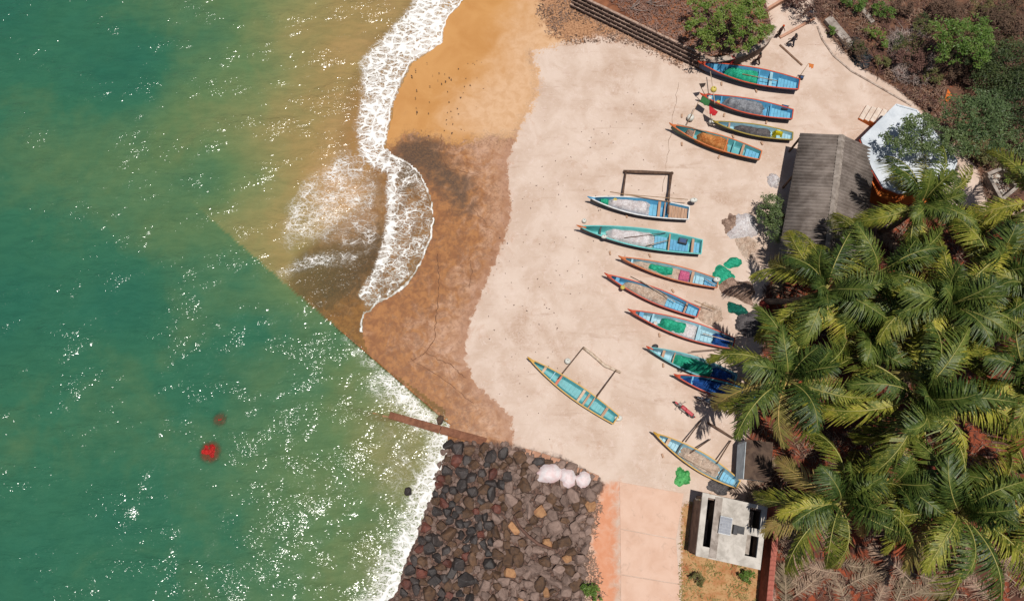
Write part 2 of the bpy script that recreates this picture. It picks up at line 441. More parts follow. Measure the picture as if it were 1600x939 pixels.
# seabed beyond the slipway
sb = MB(); sb.quad((-FAR, -FAR, -2.6), (60, -FAR, -2.6), (60, FAR, -2.6), (-FAR, FAR, -2.6))
tag(sb.build("seabed", mat("seabed_mud", C(120,110,70), C(90,90,60), 0.95)), kind="structure")

# ------------------------------------------------------------------ the sea
X = axis(-46, 4, 0.2, -FAR+60, 6); Y = axis(-10, 46, 0.2, -FAR+60, FAR-60)
P, Fc = grid_mesh("sea", X, Y)
gz = land_z(P)
sa = side(P, *AB); sc_ = side(P, *CD)
wedge = (sa < 0) & (sc_ > 0) & (P[:, 0] < AB[1].x+0.3)
dW = sdf(P, WATER)
near = (np.abs(P[:, 0]) < 60) & (P[:, 1] > -20) & (P[:, 1] < 60)
wv = np.zeros(len(P))
ii = np.where(near)[0]
Pr = np.stack([(P[ii, 0]*0.55+P[ii, 1]*0.83)*0.45, (P[ii, 0]*-0.83+P[ii, 1]*0.55)], 1)
wv[ii] = smooth_noise(Pr, 0.22, 1.3)*0.16 + smooth_noise(Pr, 0.6, 5.3)*0.07 + smooth_noise(Pr, 1.5, 9.1)*0.025
calm = np.clip(dW/5, 0, 1); wv *= np.where(wedge, 0.8, calm)
zw = ZW + wv
zin = np.maximum(zw, gz + np.clip(dW*0.10, -0.1, 0.018))
zout = np.minimum(zw, gz + dW*0.10)
z = np.where(dW > 0, zin, zout)
z = np.where(wedge, zw, z)
me = np_mesh("sea", np.column_stack([P, z]), Fc)
CP = np.array([(0,0,.0),(0,470,0),(0,939,.05),(200,100,0),(200,470,0),(200,800,.08),(330,50,.2),(330,300,.17),(330,600,.1),(330,850,.15),(400,100,.38),(400,300,.36),(370,430,.2),(480,60,.62),(480,200,.62),(440,330,.6),(540,80,.82),(530,200,.88),(520,290,.97),(580,280,1),(600,200,1),(560,350,.9),(470,420,.5),(400,520,.12),(480,560,.2),(560,620,.36),(620,680,.56),(500,700,.27),(560,780,.34),(600,860,.48),(450,850,.27),(640,720,.58),(630,640,.56),(700,100,1),(-200,300,0),(-200,900,0),(300,1100,.1),(600,1000,.45),(400,-100,.4),(600,-80,.9),(100,-100,0)], float)
CW = np.array([list(G(a, b, ZW))[:2] for a, b, _ in CP]); cv = CP[:, 2]
num = np.zeros(len(P)); den = np.zeros(len(P))
for (cx, cy), s in zip(CW, cv):
    wgt = 1/((P[:, 0]-cx)**2+(P[:, 1]-cy)**2+4.0)**1.4; num += wgt*s; den += wgt
dl = np.hypot(AB[1].x-AB[0].x, AB[1].y-AB[0].y); off = sa/dl                      # the slipway's foot goes on under water
along = ((P[:, 0]-AB[0].x)*(AB[1].x-AB[0].x)+(P[:, 1]-AB[0].y)*(AB[1].y-AB[0].y))/dl/dl
foot = np.where(off > 0, np.exp(-off/7.0)*0.26, -0.05*np.exp(off/3.0))*np.clip((along+0.05)/0.3, 0, 1)*np.clip((0.75-along)/0.2, 0, 1)
set_attr(me, "sed", num/den+foot)
def band(line, wd, z=-0.45):
    return np.clip(1-dist_line(P, GP(line, z))/wd, 0, 1)
def area(poly, soft, z=-0.45): return np.clip(0.5+sdf(P, GP(poly, z))/soft, 0, 1)
surf = area([(760,-60),(733,-10),(705,28),(697,68),(645,97),(614,165),(603,232),(632,258),(600,272),(575,262),(560,240),(552,200),(562,150),(560,95),(600,55),(640,10),(655,-60)], 1.1)
edgew = np.clip(1-np.abs(dW-0.12)/0.26, 0, 1)
lens = area([(612,250),(640,250),(668,286),(681,345),(669,392),(649,432),(604,470),(571,491),(562,478),(598,420),(611,350)], 0.7)
breaker = band([(606,238),(622,252),(613,285),(611,330),(609,365),(602,400),(588,430),(570,460)], 0.75)
splash = band([(600,240),(618,246),(630,255)], 1.0)
plume = area([(440,320),(470,280),(530,225),(600,240),(606,330),(600,395),(540,400),(480,385),(450,395),(430,380)], 2.2)
streak = area([(430,425),(480,390),(560,385),(600,378),(560,415),(490,425),(440,445)], 1.5)
rocks = np.clip(1-np.abs(dist_line(P, GP([(700,680),(697,705),(682,745),(670,785),(652,825),(636,868),(618,905),(600,960)], ZW)))/2.1, 0, 1)*(P[:, 1] < G(690, 640).y)
rampf = np.clip(1-dist_line(P, GP([(600,590),(650,640),(690,680),(695,700)], ZW))/2.8, 0, 1)*(wedge | (sc_ < 0))
rampf2 = np.clip(1-dist_line(P, GP([(545,530),(590,580),(640,630)], ZW))/1.6, 0, 1)*wedge
rockwide = np.clip(1-dist_line(P, GP([(700,680),(690,720),(664,785),(640,840),(600,920),(580,980)], ZW))/4.2, 0, 1)*(sc_ < 0)
lower = area([(560,560),(640,600),(700,690),(650,840),(600,950),(520,950),(560,760)], 5.0)*0.22
foam = np.maximum.reduce([surf*0.86, breaker**0.6*1.0, splash*0.95, lens*0.57, plume*0.52, streak*0.58, rocks**0.6*0.90, rampf*0.72, rampf2*0.5, lower*1.6, rockwide*0.6, np.full(len(P), 0.03)])
edgemask = edgew*((P[:, 1] > G(700, 500).y))
foam = np.maximum(foam, edgemask*0.3)
set_attr(me, "foam", foam)
dep = np.where(wedge, 3.0, z-gz)
clear = np.exp(-np.maximum(dep, 0)*1.9)
opac = 1-clear*0.94
submerged_ramp = area([(470,400),(600,300),(610,250),(660,262),(681,345),(650,432),(571,491),(560,530),(500,495),(450,455)], 1.5)
opac = opac*(1-0.38*submerged_ramp)
far_op = np.clip((dW-1.5)/3.0, 0, 1)*(1-submerged_ramp)
opac = np.maximum(opac, far_op)
opac = np.where(wedge, 1.0, opac)
opac = np.where((sc_ < 0) & (P[:, 1] < G(700,680).y+1), np.maximum(opac, .93), opac)
for rx, ry, rr_, dp in ((328,706,.98,.66),(343,655,.66,.5)):
    q_ = G(rx, ry, ZW); opac = opac*(1-dp*np.clip(2.6-2.6*np.hypot(P[:,0]-q_.x, P[:,1]-q_.y)/rr_, 0, 1))
set_attr(me, "dw", np.where(wedge | (P[:, 1] < G(700, 520).y), 9.0, np.clip(dW, -2, 9)))
set_attr(me, "opac", np.clip(opac, 0.06, 0.985))
set_attr(me, "calm", np.where(wedge, 0.9, np.clip(dW/4, 0.15, 1)))
m, n = newmat("sea_water")
v = n.pos(); vs = n.map(v, rot=(0, 0, rad(-38)), sc=(0.55, 1.35, 1))
nA = n.noise(v, 0.16, 4, 0.6, 0.6); nB = n.noise(v, 0.9, 3, 0.6, 0.0)
sed = n.add(n.attr("sed"), n.add(n.mul(n.sub(nA, 0.5), 0.30), n.mul(n.sub(nB, 0.5), 0.10)))
wcol = n.ramp(sed, [(0.0, C(50,110,88)), (0.14, C(60,116,88)), (0.34, C(104,132,88)), (0.55, C(146,144,94)), (0.75, C(172,146,94)), (1.0, C(204,158,110))])
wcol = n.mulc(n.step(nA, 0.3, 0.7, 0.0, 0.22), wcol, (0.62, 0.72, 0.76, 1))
rip_shade = n.noise(n.map(v, rot=(0, 0, rad(-38)), sc=(0.5, 1.6, 1)), 1.1, 6, 0.7, 0.5)
wcol = n.mulc(n.step(rip_shade, 0.36, 0.66, 0.0, 0.42), wcol, (0.60, 0.70, 0.70, 1))  # shading of the ripples painted into the water colour as darker streaks
# foam lace
vf = n.map(v, rot=(0, 0, rad(25)), sc=(0.75, 1.25, 1))
warp = n.new("ShaderNodeVectorMath", operation='MULTIPLY_ADD'); n.put(warp.inputs[0], n.noise(v, 0.8, 4, 0.6, 0, True)); warp.inputs[1].default_value = (1.4, 1.4, 0); n.put(warp.inputs[2], vf)
vw = warp.outputs[0]
f = n.attr("foam")
big = n.noise(v, 0.6, 4, 0.6, 0.6); blob = n.noise(v, 2.2, 7, 0.72, 0.3)
fp = n.mul(f, n.math('MULTIPLY_ADD', big, 1.5, 0.28))
d1 = n.voro(vw, 1.5, 'DISTANCE_TO_EDGE'); d2 = n.voro(vw, 3.4, 'DISTANCE_TO_EDGE'); d3 = n.voro(vw, 7.5, 'DISTANCE_TO_EDGE')
fp2 = n.mul(fp, fp)
jag = n.math('MULTIPLY_ADD', n.sub(blob, 0.5), 0.20, 0.03)
l1 = n.step(n.sub(n.add(d1, jag), n.mul(fp2, 0.17)), -0.03, 0.05, 1.0, 0.0)
l2 = n.step(n.sub(n.add(d2, jag), n.mul(fp2, 0.18)), -0.03, 0.05, 0.85, 0.0)
l3 = n.step(n.sub(n.add(d3, jag), n.mul(fp2, 0.20)), -0.03, 0.06, 0.7, 0.0)
fm = n.math('MAXIMUM', n.math('MAXIMUM', l1, l2), l3)
fm = n.mul(n.mul(fm, n.step(n.add(fp, n.mul(n.sub(blob, 0.5), 0.7)), 0.20, 0.62)), n.step(f, 0.05, 0.25))
solid = n.step(n.add(f, n.mul(n.sub(blob, 0.5), 0.80)), 0.92, 1.12)
line = n.math('ABSOLUTE', n.sub(n.add(n.attr("dw"), n.mul(n.sub(n.noise(v, 1.7, 4, 0.6), 0.5), 0.55)), 0.17))
line = n.mul(n.step(line, 0.03, 0.13, 1.0, 0.0), n.step(n.noise(v, 0.9, 3, 0.6), 0.32, 0.52, 0.45, 1.0))
fm = n.math('MAXIMUM', n.math('MAXIMUM', fm, solid), line, clamp=True)
# chop: many small facets that catch the sun
w1 = n.noise(vs, 0.75, 1, 0.5, 0.0); w2 = n.noise(vs, 2.1, 2, 0.6, 0.0); w3 = n.noise(n.map(v, rot=(0,0,rad(-38)), sc=(0.7,1.3,1)), 4.6, 1, 0.6)
gust = n.step(n.noise(n.map(v, rot=(0, 0, rad(-40)), sc=(0.6, 1.4, 1)), 0.30, 2, 0.6, 0.0), 0.34, 0.68, 0.28, 1.12)
hh = n.add(n.add(n.mul(w1, 0.24), n.mul(w2, 0.20)), n.mul(w3, 0.11))
hh = n.mul(n.mul(hh, n.attr("calm")), gust)
nb2 = n.bump(hh, 1.0, 0.80)
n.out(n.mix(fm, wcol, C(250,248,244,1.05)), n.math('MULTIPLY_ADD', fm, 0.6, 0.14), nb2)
n.bsdf.inputs["IOR"].default_value = 1.33
opv = n.math('MAXIMUM', n.attr("opac"), fm)
tr = n.new("ShaderNodeBsdfTransparent"); tr.inputs[0].default_value = (0.86, 0.88, 0.80, 1)
mx = n.new("ShaderNodeMixShader"); n.put(mx.inputs[0], opv); n.l.new(tr.outputs[0], mx.inputs[1]); n.l.new(n.bsdf.outputs[0], mx.inputs[2])
n.l.new(mx.outputs[0], n.n["Material Output"].inputs[0])
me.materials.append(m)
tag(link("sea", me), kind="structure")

# ================================================================== BUILT STRUCTURES
R0 = random.Random(11)
# ---- concrete path of cast slabs at the foot of the picture
path_m = mat("path_concrete", C(232,196,174), C(222,182,158), 0.85, 0.7, 0.3, 22, dirt=0.25)
path = empty("footpath", G(1015, 850)); tag(path, kind="structure")
def lpoly(e, pts): return [(p.x-e.location.x, p.y-e.location.y) for p in pts]
rows = [(752, 770, 968, 1068), (826, 842, 969, 1056), (897, 912, 970, 1061), (985, 1000, 970, 1062), (1090, 1106, 971, 1064)]
for a, b in zip(rows[:-1], rows[1:]):
    g = 0.7
    pts = GP([(a[2], a[0]+g), (a[3], a[1]+g), (b[3], b[1]-g), (b[2], b[0]-g)])
    o = MB().prism(lpoly(path, pts), -0.1, 0.045).build("slab", path_m, path); bevel(o, 0.012)

# ---- groyne beam running from the slipway into the sea, and its kerb
rusty = mat("rusty_concrete", C(150,100,74), C(118,74,52), 0.85, 2.0, 0.5, 12, dirt=0.35)
kerb_m = mat("kerb_concrete", C(206,158,132), C(178,130,104), 0.9, 1.4, 0.5, 12, dirt=0.3)
def beam(mb, a, b, w0, w1, z0a, z1a, z0b, z1b):
    d = (b-a); d.z = 0; q = Vector((-d.y, d.x, 0)).normalized()
    n = len(mb.v)
    for p, w_, z0, z1 in ((a, w0, z0a, z1a), (b, w1, z0b, z1b)):
        for s_ in (-1, 1):
            for zz in (z0, z1): mb.v.append((p.x+q.x*s_*w_/2, p.y+q.y*s_*w_/2, zz))
    for f in ((0,1,3,2),(4,6,7,5),(0,4,5,1),(2,3,7,6),(0,2,6,4),(1,5,7,3)): mb.f.append(tuple(n+i for i in f)); mb.mi.append(0)
    return mb
gro = empty("concrete_groyne", G(700, 670, -0.5)); tag(gro, "narrow rust-brown concrete beam jutting from the slipway into the foaming sea", "groyne")
g0, g1, g2, g3 = [G(*p) for p in ((608,648,-0.1), (688,671,-0.05), (760,690,0.05), (815,703,0.12))]
L_ = gro.location
for i, (a, b, wa, wb) in enumerate(((g0, g1, .52, .60), (g1, g2, .62, .58), (g2, g3, .56, .5))):
    o = beam(MB(), a-L_, b-L_-(b-a).normalized()*0.02, wa, wb, -1.9, 0.42-0.02*i, -1.9, 0.44-0.02*i).build("beam_segment", rusty, gro); bevel(o, 0.05, 2)
ker = empty("stone_kerb", G(870, 725)); tag(ker, "low pale kerb of stones along the top of the rock slope", "kerb")
kp = GP([(816,704),(845,712),(875,722),(905,735),(935,748)])
for a, b in zip(kp[:-1], kp[1:]):
    for k in range(2):
        p, q = a.lerp(b, k/2+0.02), a.lerp(b, k/2+0.48)
        o = beam(MB(), p-ker.location, q-ker.location, .42+R0.uniform(-.05,.08), .42+R0.uniform(-.05,.08), -.3, .10+R0.uniform(-.03,.04), -.3, .10+R0.uniform(-.03,.04)).build("kerb_stone", kerb_m, ker); bevel(o, 0.04, 2)

# ---- terrace behind the block wall
TZ = 1.2
soil_m = mat("terrace_earth", C(160,104,72), C(118,72,50), 0.95, 1.3, 0.7, 9, 0.06, dirt=0.3)
ter_pts = GP([(908,-4),(1008,43),(1062,68),(1100,88),(1140,86),(1192,68),(1206,45),(1180,-70),(860,-70)], TZ)
ter = MB().prism([(p.x, p.y) for p in ter_pts], -0.2, TZ).build("terrace", soil_m); tag(ter, kind="structure")
blk_m = mat("laterite_block", C(96,74,66), C(54,40,36), 0.92, 2.5, 0.6, 10, 0.03, var=0.3)
mort_m = mat("pale_mortar", C(196,168,150), C(150,122,106), 0.95, 3)
bw = empty("block_wall", G(1000, 60)); tag(bw, "dark stepped block retaining wall running diagonally behind the beach", "wall")
wa, wb = Vector(ter_pts[0]), Vector(ter_pts[3]); d = (wb-wa); d.z = 0; Lw = d.length; d.normalize(); q = Vector((d.y, -d.x, 0))
ang = math.atan2(d.y, d.x); NC = 4; ch = (TZ+0.12)/NC
core = MB()
for c in range(NC):
    off = 0.10+0.13*(NC-1-c)
    core.box((wa + d*Lw/2 + q*(off/2-0.06) - bw.location + Vector((0, 0, -TZ + (c+0.5)*ch)))[:], (Lw+1.5, off+0.10, ch-0.004), ang)
core.build("mortar_core", mort_m, bw)
nb_ = int((Lw+1.4)/0.52); bme = MB().box((0, 0, 0), (0.46, 0.26, ch*0.80)).mesh("block", [blk_m])
for c in range(NC):
    off = 0.10+0.13*(NC-1-c)
    for k in range(nb_):
        x = -0.7 + (k+0.5+(0.5 if c % 2 else 0))*0.52
        o = link("block", bme, None, bw)
        p = wa + d*x + q*(off-0.055+R0.uniform(-.015, .02)) - bw.location
        o.location = (p.x, p.y, (c+0.5)*ch+R0.uniform(-.01, .01)); o.rotation_euler = (0, 0, ang+R0.uniform(-.03, .03))
cw = empty("curved_wall", G(1150, 95)); tag(cw, "low curved grey wall with pale cap below the leafy tree", "wall")
cpts = [(1094,92),(1118,95),(1140,91),(1168,82),(1192,70),(1205,55),(1210,42)]
cpw = GP(cpts, TZ); capm = mat("worn_cap", C(204,186,172), C(140,118,104), 0.9, 2.2, 0.6, 12, dirt=0.4)
wallm = mat("grey_plaster", C(150,128,114), C(110,92,82), 0.9, 1.6, 0.5, 12, dirt=0.4)
mbw, mbc = MB(), MB()
for a, b in zip(cpw[:-1], cpw[1:]):
    beam(mbw, a-cw.location, b-cw.location, .34, .34, -0.1, TZ, -0.1, TZ)
    beam(mbc, a-cw.location, b-cw.location, .46, .46, TZ+.003, TZ+.1, TZ+.003, TZ+.1)
mbw.build("wall_face", wallm, cw); mbc.build("wall_cap", capm, cw)
# kerbs of the path going up behind, and road edge
for nm, lab, pts, wd, hg, mm in (
    ("path_kerb", "straight low kerb beside the upper path, nearer the boats", [(1218,60),(1240,48),(1272,30)], .22, .16, kerb_m),
    ("path_kerb", "straight low kerb beside the upper path, nearer the picture's top edge", [(1192,22),(1215,8),(1240,-6)], .22, .5, kerb_m),
    ("road_kerb", "thin curved kerb between pale concrete and the dry scrub", [(1277,42),(1284,62),(1302,88),(1330,112),(1362,130),(1400,152),(1424,166)], .14, .08, capm)):
    e = empty(nm, G(*pts[len(pts)//2])); mb = MB(); w_ = GP(pts)
    for a, b in zip(w_[:-1], w_[1:]): beam(mb, a-e.location, b-e.location, wd, wd, -.1, hg, -.1, hg)
    mb.build("kerb_run", mm, e); tag(e, lab, "kerb", "kerbs at the top of the beach")
# leaning concrete slab and beam at the scrub edge
conc = mat("old_concrete", C(188,176,166), C(140,128,118), 0.9, 1.8, 0.5, 14, dirt=0.45)
def slab_thing(name, label, cat, a, b, wd, hg, m, z=0.0, group=None):
    A, B = G(*a), G(*b); o = beam(MB(), A-A, B-A, wd, wd, z, z+hg, z, z+hg).build(name, m); o.location = A; bevel(o, 0.02); tag(o, label, cat, group); return o
slab_thing("concrete_slab", "long grey concrete slab lying at the scrub edge beside black sheeting", "slab", (1291,32), (1328,76), .75, .42, conc)
slab_thing("concrete_beam", "short grey concrete beam lying among dry bushes behind the slab", "beam", (1343,14), (1362,38), .42, .3, conc)
slab_thing("timber_plank", "weathered thin plank lying on concrete above the top boat", "plank", (1218,71), (1253,103), .16, .1, mat("grey_timber", C(150,116,92), C(112,84,66), 0.85, 3, stretch=(.3,3,3)))

# ---- tile-roofed shed of corrugated sheets
asb = mat("asbestos_sheet", C(152,140,132), C(118,106,98), 0.9, 1.2, 0.5, 16, dirt=0.5, var=0.10)
timber = mat("dark_timber", C(110,84,64), C(80,58,44), 0.85, 4, stretch=(.4,3,3))
shed = empty("boat_shed", G(1290, 310)); tag(shed, "open-sided shed under a grey corrugated gable roof beside the palms", "shed")
SL = shed.location
le0, le1, rg0, rg1, re0, re1 = [G(*p)-SL for p in ((1250,208,2.7),(1216,398,2.7),(1316,211,3.95),(1293,402,3.95),(1369,235,2.75),(1345,420,2.75))]
def roof_slope(e0, e1, r0, r1, ns, cor=4, amp=.062):
    for k in range(ns):
        mb = MB(); N = cor*6; prev = None
        for i in range(N+1):
            u = (k + i/N*1.03)/ns; u = min(u, 1.0)
            off = Vector((0, 0, amp*math.sin(2*math.pi*cor*i/N) + 0.012*(k % 2)))
            cur = (e0.lerp(e1, u)+off, r0.lerp(r1, u)+off)
            if prev: mb.quad(prev[0], cur[0], cur[1], prev[1])
            prev = cur
        o = mb.build("roof_sheet", asb, shed, True); s_ = o.modifiers.new("solid", 'SOLIDIFY'); s_.thickness = 0.012
        o.location.z = R0.uniform(-.008, .008)
roof_slope(le0, le1, rg0, rg1, 9); roof_slope(re0, re1, rg0, rg1, 9)
rc = MB(); n_ = 18
for i in range(n_):
    a, b = rg0.lerp(rg1, i/n_), rg0.lerp(rg1, (i+1.04)/n_); s_ = (re0-rg0).normalized()*.28; t_ = (le0-rg0).normalized()*.28; up = Vector((0, 0, .06+.01*(i % 2)))
    rc.quad(a+t_+up, b+t_+up, b+up*1.5, a+up*1.5); rc.quad(a+up*1.5, b+up*1.5, b+s_+up, a+s_+up)
rc.build("ridge_cap", mat("ridge_grey", C(176,164,154), C(130,118,108), 0.9, 2, dirt=0.4), shed)
for u in (0.02, .34, .66, .98):
    for e0, e1, r0, r1, zt in ((le0, le1, rg0, rg1, 2.62), (re0, re1, rg0, rg1, 2.66)):
        p = e0.lerp(e1, u).lerp(r0.lerp(r1, u), .06)
        MB().tube([(p.x, p.y, 0), (p.x, p.y, zt)], .09, 8).build("post", timber, shed)
    MB().tube([e0.lerp(e1, u)-Vector((0,0,.1)), rg0.lerp(rg1, u)-Vector((0,0,.1)), re0.lerp(re1, u)-Vector((0,0,.1))], .06, 6).build("rafter", timber, shed)
bwall = MB(); a, b = re0.lerp(rg0, .1), re1.lerp(rg1, .1); a.z = b.z = 0; beam(bwall, a, b, .2, .2, 0, 2.55, 0, 2.55); bwall.build("rear_wall", wallm, shed)

# ---- orange house with white flat roof and steps
orange = mat("orange_paint", C(232,128,44), C(214,104,30), 0.7, 1.5, 0.2, 20, dirt=0.15)
whiter = mat("white_roof", C(226,232,238), C(200,208,216), 0.7, 0.8, 0.25, 14, dirt=0.16)
house = empty("orange_house", G(1440, 235)); tag(house, "orange house with white flat roof under the spreading tree", "house")
HL = house.location
hp = [G(x, y, 3.0)-HL for x, y in ((1345,217),(1400,163),(1432,172),(1496,252),(1482,288),(1406,303),(1380,293),(1362,262))]
cen = sum(hp, Vector())/len(hp)
MB().prism([(p.x, p.y) for p in hp], 2.86, 3.0).build("roof", whiter, house)
ins = [cen+(p-cen)*0.955 for p in hp]
MB().prism([(p.x, p.y) for p in ins], 0, 2.857).build("wall", orange, house)
led = [G(x, y, 2.3)-HL for x, y in ((1362,258),(1381,292),(1407,303),(1460,303),(1462,318),(1406,319),(1372,306),(1352,262))]
MB().prism([(p.x, p.y) for p in led], 2.16, 2.3).build("sunshade_ledge", orange, house)
par = MB()
for i in (0, 1, 2, 3, 4, 5):
    a, b = cen+(hp[i]-cen)*.985, cen+(hp[(i+1) % 8]-cen)*.985
    beam(par, a, b, .14, .14, 3.002, 3.07, 3.002, 3.07)
par.build("roof_edge", whiter, house)
trim = MB(); beam(trim, cen+(hp[7]-cen)*1.0, cen+(hp[0]-cen)*1.0, .1, .1, 2.6, 2.855, 2.6, 2.855); beam(trim, cen+(hp[6]-cen), cen+(hp[7]-cen), .1, .1, 2.6, 2.855, 2.6, 2.855)
trim.build("eave_trim", mat("red_trim", C(206,70,34), C(180,56,28), 0.6), house)
sp = empty("house_steps", G(1357, 190)); tag(sp, "short flight of white steps with orange sides by the house", "steps")
cream = mat("cream_paint", C(234,220,206), C(214,192,174), 0.8, 2, dirt=0.2)
s0, s1 = G(1340,187), G(1374,206); sd_ = (s1-s0); sd_.z = 0; sl = sd_.length; sd_.normalize(); sq = Vector((-sd_.y, sd_.x, 0))
for k in range(5):
    hgt_ = .2*(k+1); c0 = s0+sd_*sl*(k+.5)/5+sq*.75-sp.location; a_ = math.atan2(sd_.y, sd_.x)
    MB().box((c0.x, c0.y, hgt_/2), (sl/5-.004, 1.5, hgt_), a_).build("step", orange, sp)
    MB().box((c0.x, c0.y, hgt_+.023), (sl/5-.01, 1.44, .04), a_).build("tread", cream, sp)

# ---- concrete block house with roof openings
dirty = mat("stained_concrete", C(220,212,202), C(182,174,164), 0.92, 1.1, 0.5, 14, dirt=0.5)
bh = empty("concrete_blockhouse", G(1135, 820)); tag(bh, "grey concrete block building with three roof openings beside the footpath", "building")
BL = bh.location; BZ = 2.9
q0, q1, q2, q3 = [G(x, y, BZ)-BL for x, y in ((1098,769),(1199.5,792),(1188,890),(1087,868))]
def bil(s_, t_, z_): 
    p = q0.lerp(q1, s_).lerp(q3.lerp(q2, s_), t_); return Vector((p.x, p.y, z_))
S_ = [0, .09, .23, .74, .92, 1]; T_ = [0, .06, .38, .5, .83, 1]
hole = lambda i, j: (i == 1 and 1 <= j <= 3) or (i == 3 and j in (1, 3))
mb = MB(); z0_, z1_ = BZ-.22, BZ
for i in range(5):
    for j in range(5):
        if hole(i, j): continue
        c4 = [(S_[i], T_[j]), (S_[i+1], T_[j]), (S_[i+1], T_[j+1]), (S_[i], T_[j+1])]
        mb.quad(*[bil(s_, t_, z1_) for s_, t_ in reversed(c4)]); mb.quad(*[bil(s_, t_, z0_) for s_, t_ in c4])
        for k, (di, dj) in enumerate(((0, -1), (1, 0), (0, 1), (-1, 0))):
            ni, nj = i+di, j+dj
            if not (0 <= ni < 5 and 0 <= nj < 5) or hole(ni, nj):
                a, b = c4[k], c4[(k+1) % 4]; mb.quad(bil(*a, z1_), bil(*b, z1_), bil(*b, z0_), bil(*a, z0_))
mb.build("roof_slab", dirty, bh)
def bwl(s0_, t0_, s1_, t1_, top=z0_-.003, wd=.2, m=wallm, nm="wall"):
    a, b = bil(s0_, t0_, 0), bil(s1_, t1_, 0); beam(mb2 := MB(), a, b, wd, wd, 0, top, 0, top); return mb2.build(nm, m, bh)
bwl(.04,.12,.04,.965); bwl(.06,.965,.94,.965); bwl(.96,.06,.96,.965); bwl(.06,.06,.94,.06)
bwl(.30,.09,.30,.94, 2.2, .18, conc, "partition"); bwl(.68,.09,.68,.94, 2.2, .18, conc, "partition"); bwl(.865,.1,.865,.93, 1.5, .3, conc, "ledge"); bwl(.20,.4,.20,.8, 1.3, .25, conc, "ledge")
for s_a, t_a, s_b, t_b in ((.255,.02,.255,.98),):
    a, b = bil(s_a, t_a, 0), bil(s_b, t_b, 0); beam(mb3 := MB(), a, b, .5, .5, BZ+.003, BZ+.05, BZ+.003, BZ+.05); mb3.build("roof_rib", conc, bh)
MB().prism([(p.x, p.y) for p in (bil(.05,.08,0), bil(.95,.08,0), bil(.95,.95,0), bil(.05,.95,0))], .0, .05).build("floor", mat("dark_floor", C(110,100,92), C(80,72,66), 0.95), bh)
pv = empty("solar_panel", bil(.38,.44,BZ)+BL, math.atan2((q1-q0).y, (q1-q0).x)); tag(pv, "small pale-framed solar panel on the concrete blockhouse roof", "solar panel")
tl = Matrix.Rotation(rad(-12), 3, 'Y')
MB().box((0, 0, .32), (.80, 1.18, .04), rot=tl).build("frame", mat("aluminium", C(190,192,194), C(170,172,174), .5, metal=.2), pv)
for i in range(4):
    for j in range(6):
        c = tl @ Vector((-.285+.19*i, -.45+.18*j, .024)); MB().box((c.x, c.y, c.z+.32), (.182, .172, .006), rot=tl).build("cell", mat("pv_cell", C(150,154,164), C(134,138,148), .25, bump=0.0), pv)
for sx in (-.3, .3):
    MB().tube([(sx, 0, 0), (sx, 0, .3+(.06 if sx < 0 else -.06))], .025, 6).build("strut", timber, pv)
bt = empty("battery_box", bil(.54,.47,BZ)+BL, pv.rotation_euler.z); tag(bt, "dark box beside the solar panel on the blockhouse roof", "box")
dk = mat("dark_box", C(70,70,74), C(46,46,50), .6)
o = MB().box((0,0,.16),(.3,.62,.32)).build("case", dk, bt); bevel(o, .02); o = MB().box((.4,.06,.05),(.5,.5,.10)).build("lid", dk, bt)

# compound wall, palm grove side
brick_m = mat("brick_red", C(184,108,92), C(150,84,70), .92, 2.2, .6, 10, dirt=.3, var=.12)
wl_ = empty("compound_wall", G(1205, 880)); tag(wl_, "reddish compound wall between blockhouse and palm grove, topped with dry fronds", "wall")
A, B = G(1216,786,1.9)-wl_.location, G(1198,985,1.9)-wl_.location; A.z = B.z = 0
beam(mb := MB(), A, B, .3, .3, -.1, 1.85, -.1, 1.85); mb.build("wall_face", brick_m, wl_)
cp = MB().box((0,0,0),(.40,.30,.07)).mesh("coping_brick", [brick_m]); nbr = int((B-A).length/.32)
for k in range(nbr):
    p = A.lerp(B, (k+.5)/nbr); o = link("coping_brick", cp, None, wl_); o.location = (p.x, p.y, 1.888); o.rotation_euler = (0, 0, math.atan2((B-A).y, (B-A).x)+math.pi/2+R0.uniform(-.04,.04))
# small hut at the palms' edge
hut = empty("small_hut", G(1178, 715)); tag(hut, "small hut with pale wall and dark flat roof below the palms", "hut")
hq = [G(x, y, 2.1)-hut.location for x, y in ((1165,686),(1208,691),(1205,753),(1161,747))]; hc = sum(hq, Vector())/4
MB().prism([(p.x, p.y) for p in hq], 2.0, 2.1).build("roof", mat("hut_roof", C(104,84,70), C(70,54,46), .95, 2, dirt=.6), hut)
MB().prism([(p.x*.95+hc.x*.05, p.y*.95+hc.y*.05) for p in hq], 0, 1.997).build("wall", mat("pale_blue_wall", C(206,216,222), C(184,194,200), .8, 2, dirt=.25), hut)
pl = MB(); pq = [G(*p)-hut.location for p in ((1166,690,2.12),(1162,748,2.12),(1150,749,1.0),(1153,695,1.0))]; pl.quad(*pq); o = pl.build("lean_panel", mat("pale_panel", C(214,224,230), C(190,200,206), .7, 2, dirt=.2), hut); o.modifiers.new("solid", 'SOLIDIFY').thickness = .04
# open trough far right
tr_ = empty("concrete_trough", G(1560, 292)); tag(tr_, "open pale concrete trough in red earth by the right edge", "trough")
tq = [G(x, y, .75)-tr_.location for x, y in ((1544,272),(1568,262),(1590,292),(1566,312))]
mb = MB()
for i in range(4): beam(mb, tq[i], tq[(i+1) % 4]-(tq[(i+1) % 4]-tq[i]).normalized()*.16, .26, .26, 0, .75, 0, .75)
mb.build("rim", conc, tr_); MB().prism([((p.x-sum(q_.x for q_ in tq)/4)*.9+sum(q_.x for q_ in tq)/4, (p.y-sum(q_.y for q_ in tq)/4)*.9+sum(q_.y for q_ in tq)/4) for p in tq], 0, .12).build("basin_floor", dirty, tr_)

